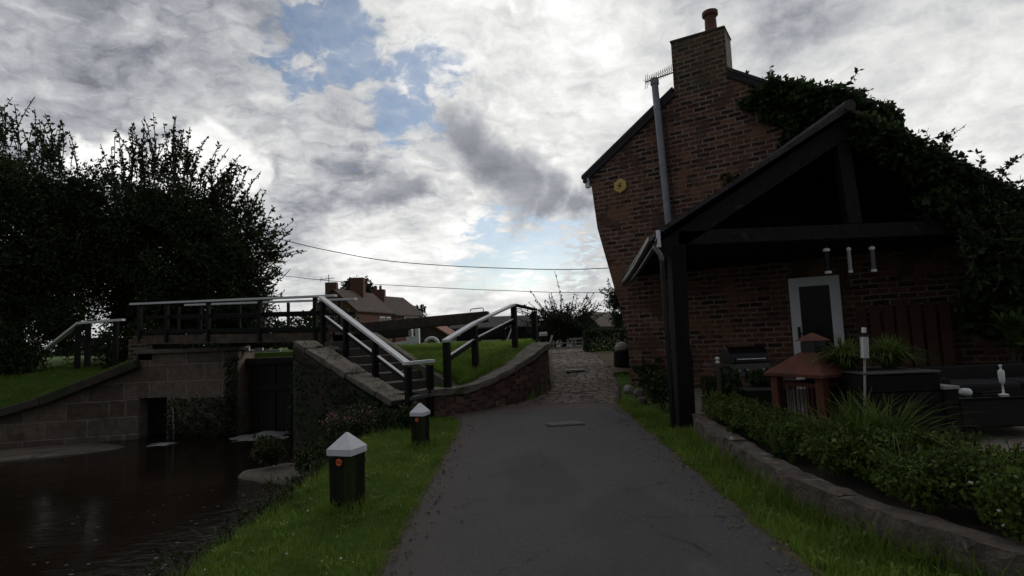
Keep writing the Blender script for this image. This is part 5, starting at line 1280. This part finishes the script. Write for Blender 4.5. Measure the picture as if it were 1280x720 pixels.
# ------------------------------------------------------------------ sky, sun, camera
w = bpy.data.worlds.new('World'); S.world = w; w.use_nodes = True
t = NT(w.node_tree); bg = t.n['Background']
D = t.node('ShaderNodeTexCoord').outputs['Generated']
sky = t.node('ShaderNodeTexSky', sky_type='NISHITA', sun_disc=False, sun_elevation=SUN_EL, sun_rotation=SUN_AZ, air_density=1.0, dust_density=.6, ozone_density=1.5)
xyz = t.node('ShaderNodeSeparateXYZ', {0: D}); dx, dy, dz = xyz.outputs
den = t.math('ADD', t.math('MAXIMUM', dz, 0.0), .22)
pc = t.node('ShaderNodeCombineXYZ', {0: t.math('DIVIDE', dx, den), 1: t.math('DIVIDE', dy, den), 2: 0.0}).outputs[0]
warp = t.noise(D, 3.2, 5, .6)
wv = t.node('ShaderNodeVectorMath', operation='SCALE'); t.set(wv.inputs[0], t.vmath('SUBTRACT', warp.outputs[1], (.5, .5, .5))); wv.inputs['Scale'].default_value = .22
DW = t.vmath('ADD', D, wv.outputs[0])
warp2 = t.noise(D, 13, 5, .6)
wv2 = t.node('ShaderNodeVectorMath', operation='SCALE'); t.set(wv2.inputs[0], t.vmath('SUBTRACT', warp2.outputs[1], (.5, .5, .5))); wv2.inputs['Scale'].default_value = .09
DW = t.vmath('ADD', DW, wv2.outputs[0])
def blob(c, r, inner=.25, sx=1.0):
    d = t.vmath('SUBTRACT', DW, tuple(c))
    return t.smooth(t.vmath('LENGTH', d, out=1), r, r * inner)
F_ = 690.; PIT = R(5.1); ROLL = .04
def skydir(px, py):
    """direction of the sky seen at one point of the 1280 x 720 photograph"""
    a = (px - 640) / F_; b = (360 - py) / F_; c, s = math.cos(-ROLL), math.sin(-ROLL); a, b = a * c - b * s, a * s + b * c
    return Vector((a, math.cos(PIT) - b * math.sin(PIT), math.sin(PIT) + b * math.cos(PIT))).normalized()
def vmax(lst):
    o = lst[0]
    for v in lst[1:]: o = t.math('MAXIMUM', o, v)
    return o
pcw = t.vmath('ADD', pc, t.vmath('MULTIPLY', t.vmath('SUBTRACT', warp.outputs[1], (.5, .5, .5)), (.22, .22, 0.)))
n1 = t.noise(pcw, 1.5, 10, .56, 0.).outputs[0]       # cloud deck in perspective
nf = t.noise(pcw, 4.6, 10, .58, 0.).outputs[0]      # mottled puffs of the deck
n3 = t.noise(DW, 6.5, 10, .62).outputs[0]
vw = t.noise(pcw, 9., 5, .6).outputs[1]
pv = t.vmath('ADD', pcw, t.vmath('MULTIPLY', t.vmath('SUBTRACT', vw, (.5, .5, .5)), (.16, .16, 0.)))
bl = t.noise(pv, 5.2, 3, .5).outputs[0]; bl2 = t.noise(pv, 14., 5, .6).outputs[0]
bil = t.math('MULTIPLY', t.math('ABSOLUTE', t.math('SUBTRACT', bl, .5)), 2.6)            # puffs parted by creases
nf2 = t.math('ADD', t.math('ADD', .22, t.math('MULTIPLY', bil, .62)), t.math('MULTIPLY', t.math('SUBTRACT', bl2, .5), .8))
gap = vmax([blob(skydir(*p), r, .05) for p, r in (((385, 25), .10), ((440, 75), .11), ((510, 130), .13), ((345, 60), .07), ((560, 100), .08), ((700, 318), .2), ((620, 318), .16), ((750, 325), .14), ((600, 290), .07), ((370, 105), .09), ((430, 20), .1), ((490, 160), .08))])
cov = t.math('ADD', t.math('MULTIPLY', t.math('SUBTRACT', nf, .5), 1.3), t.math('MULTIPLY', t.math('SUBTRACT', n1, .5), .5))
cov = t.math('ADD', cov, t.math('MULTIPLY', t.math('SUBTRACT', nf2, .5), 1.9))
cov = t.math('ADD', cov, t.math('ADD', t.smooth(dz, .10, .02, 0, .5), t.smooth(dx, .0, .3, 0, .8)))
cov = t.smooth(t.math('ADD', cov, t.math('SUBTRACT', 1.32, t.math('MULTIPLY', gap, 1.0))), -.1, .62)
grey = vmax([blob(skydir(*p), r, .1) for p, r in (((60, 150), .36), ((180, 140), .24), ((230, 60), .2), ((430, 235), .12), ((1000, 50), .24), ((1200, 20), .34), ((400, 270), .12), ((330, 0), .18), ((90, 240), .22), ((900, 20), .16))])
dark = vmax([blob(skydir(*p), r, .2) for p, r in (((592, 180), .085), ((612, 200), .085), ((645, 225), .085), ((690, 240), .07), ((730, 250), .055), ((480, 240), .045), ((765, 225), .06))])
bright = vmax([blob(skydir(*p), r, .0) for p, r in (((790, 120), .30), ((1160, 180), .40), ((1130, 200), .26), ((700, 60), .26), ((600, 25), .22), ((460, 300), .12), ((560, 265), .14), ((1240, 230), .2), ((650, 350), .12), ((500, 350), .14))])
puff = vmax([blob(skydir(*p), r, .6) for p, r in (((265, 195), .075), ((225, 205), .07), ((300, 230), .05), ((160, 190), .06), ((130,180),.04), ((590, 383), .025), ((650, 347), .02))])
lum = t.math('ADD', .585, t.math('MULTIPLY', t.math('SUBTRACT', n3, .5), .55))
lum = t.math('ADD', lum, t.math('MULTIPLY', t.math('SUBTRACT', nf, .5), .62))
lum = t.math('ADD', lum, t.math('MULTIPLY', t.math('SUBTRACT', n1, .5), .5))
lum = t.math('ADD', lum, t.math('MULTIPLY', t.math('SUBTRACT', nf2, .45), t.math('MULTIPLY', t.smooth(dx, .5, .0, .3, .54), t.smooth(dz, .0, .25, .35, 1.))))
lum = t.math('ADD', lum, t.math('MULTIPLY', bright, .27))
lum = t.math('SUBTRACT', lum, t.math('MULTIPLY', grey, .13))
pl = t.math('ADD', t.math('ADD', .86, t.math('MULTIPLY', t.math('SUBTRACT', n3, .5), .8)), t.math('MULTIPLY', t.math('SUBTRACT', bl2, .5), .7))
lum = t.math('ADD', t.math('MULTIPLY', lum, t.math('SUBTRACT', 1., puff)), t.math('MULTIPLY', puff, pl))
dk = t.math('MULTIPLY', dark, t.smooth(n3, .25, .6, .7, .95))
lum = t.math('ADD', t.math('MULTIPLY', lum, t.math('SUBTRACT', 1., dk)), t.math('MULTIPLY', dk, t.math('ADD', .09, t.math('MULTIPLY', nf, .32))))
lum = t.math('MAXIMUM', lum, .16)
cov = t.math('MAXIMUM', t.math('MAXIMUM', cov, t.math('MULTIPLY', bl2, .55)), t.math('MAXIMUM', dark, puff))
# the overcast half of the sky behind the viewer is heavier
lum = t.math('MULTIPLY', lum, t.smooth(dy, -.5, .45, .36, 1.0))
cc = t.node('ShaderNodeMix', data_type='RGBA'); t.set(cc.inputs[0], t.smooth(lum, .2, .7)); cc.inputs[6].default_value = (.93, .97, 1.07, 1); cc.inputs[7].default_value = (1.0, 1.0, .985, 1)
cs = t.node('ShaderNodeVectorMath', operation='SCALE'); t.set(cs.inputs[0], cc.outputs[2]); t.set(cs.inputs['Scale'], t.math('MULTIPLY', lum, 10.0))
skc = t.node('ShaderNodeVectorMath', operation='MULTIPLY'); t.set(skc.inputs[0], sky.outputs[0]); skc.inputs[1].default_value = (1.05, 1.0, .95)
fin = t.mix(cov, skc.outputs[0], cs.outputs[0])
t.set(bg.inputs['Color'], fin); bg.inputs['Strength'].default_value = .1

sl = bpy.data.lights.new('sun', 'SUN'); sl.energy = .6; sl.angle = R(14); sl.color = (1., .95, .88)
so = bpy.data.objects.new('sun', sl); COL.objects.link(so)
sd = Vector((math.sin(SUN_AZ) * math.cos(SUN_EL), math.cos(SUN_AZ) * math.cos(SUN_EL), math.sin(SUN_EL)))
so.rotation_euler = sd.to_track_quat('Z', 'Y').to_euler(); so.location = (20, 20, 30)

cam = bpy.data.cameras.new('camera'); co = bpy.data.objects.new('camera', cam); COL.objects.link(co)
cam.sensor_width = 36; cam.lens = F_ / 1280 * 36; cam.clip_end = 2000; cam.clip_start = .05
co.location = (0, 0, EYE)
co.rotation_euler = (Matrix.Rotation(R(90) + PIT, 3, 'X') @ Matrix.Rotation(-ROLL, 3, 'Z')).to_euler()
S.camera = co
S.view_settings.view_transform = 'Standard'; S.view_settings.look = 'None'; S.view_settings.exposure = .25; S.view_settings.gamma = 1
S.view_settings.use_curve_mapping = False
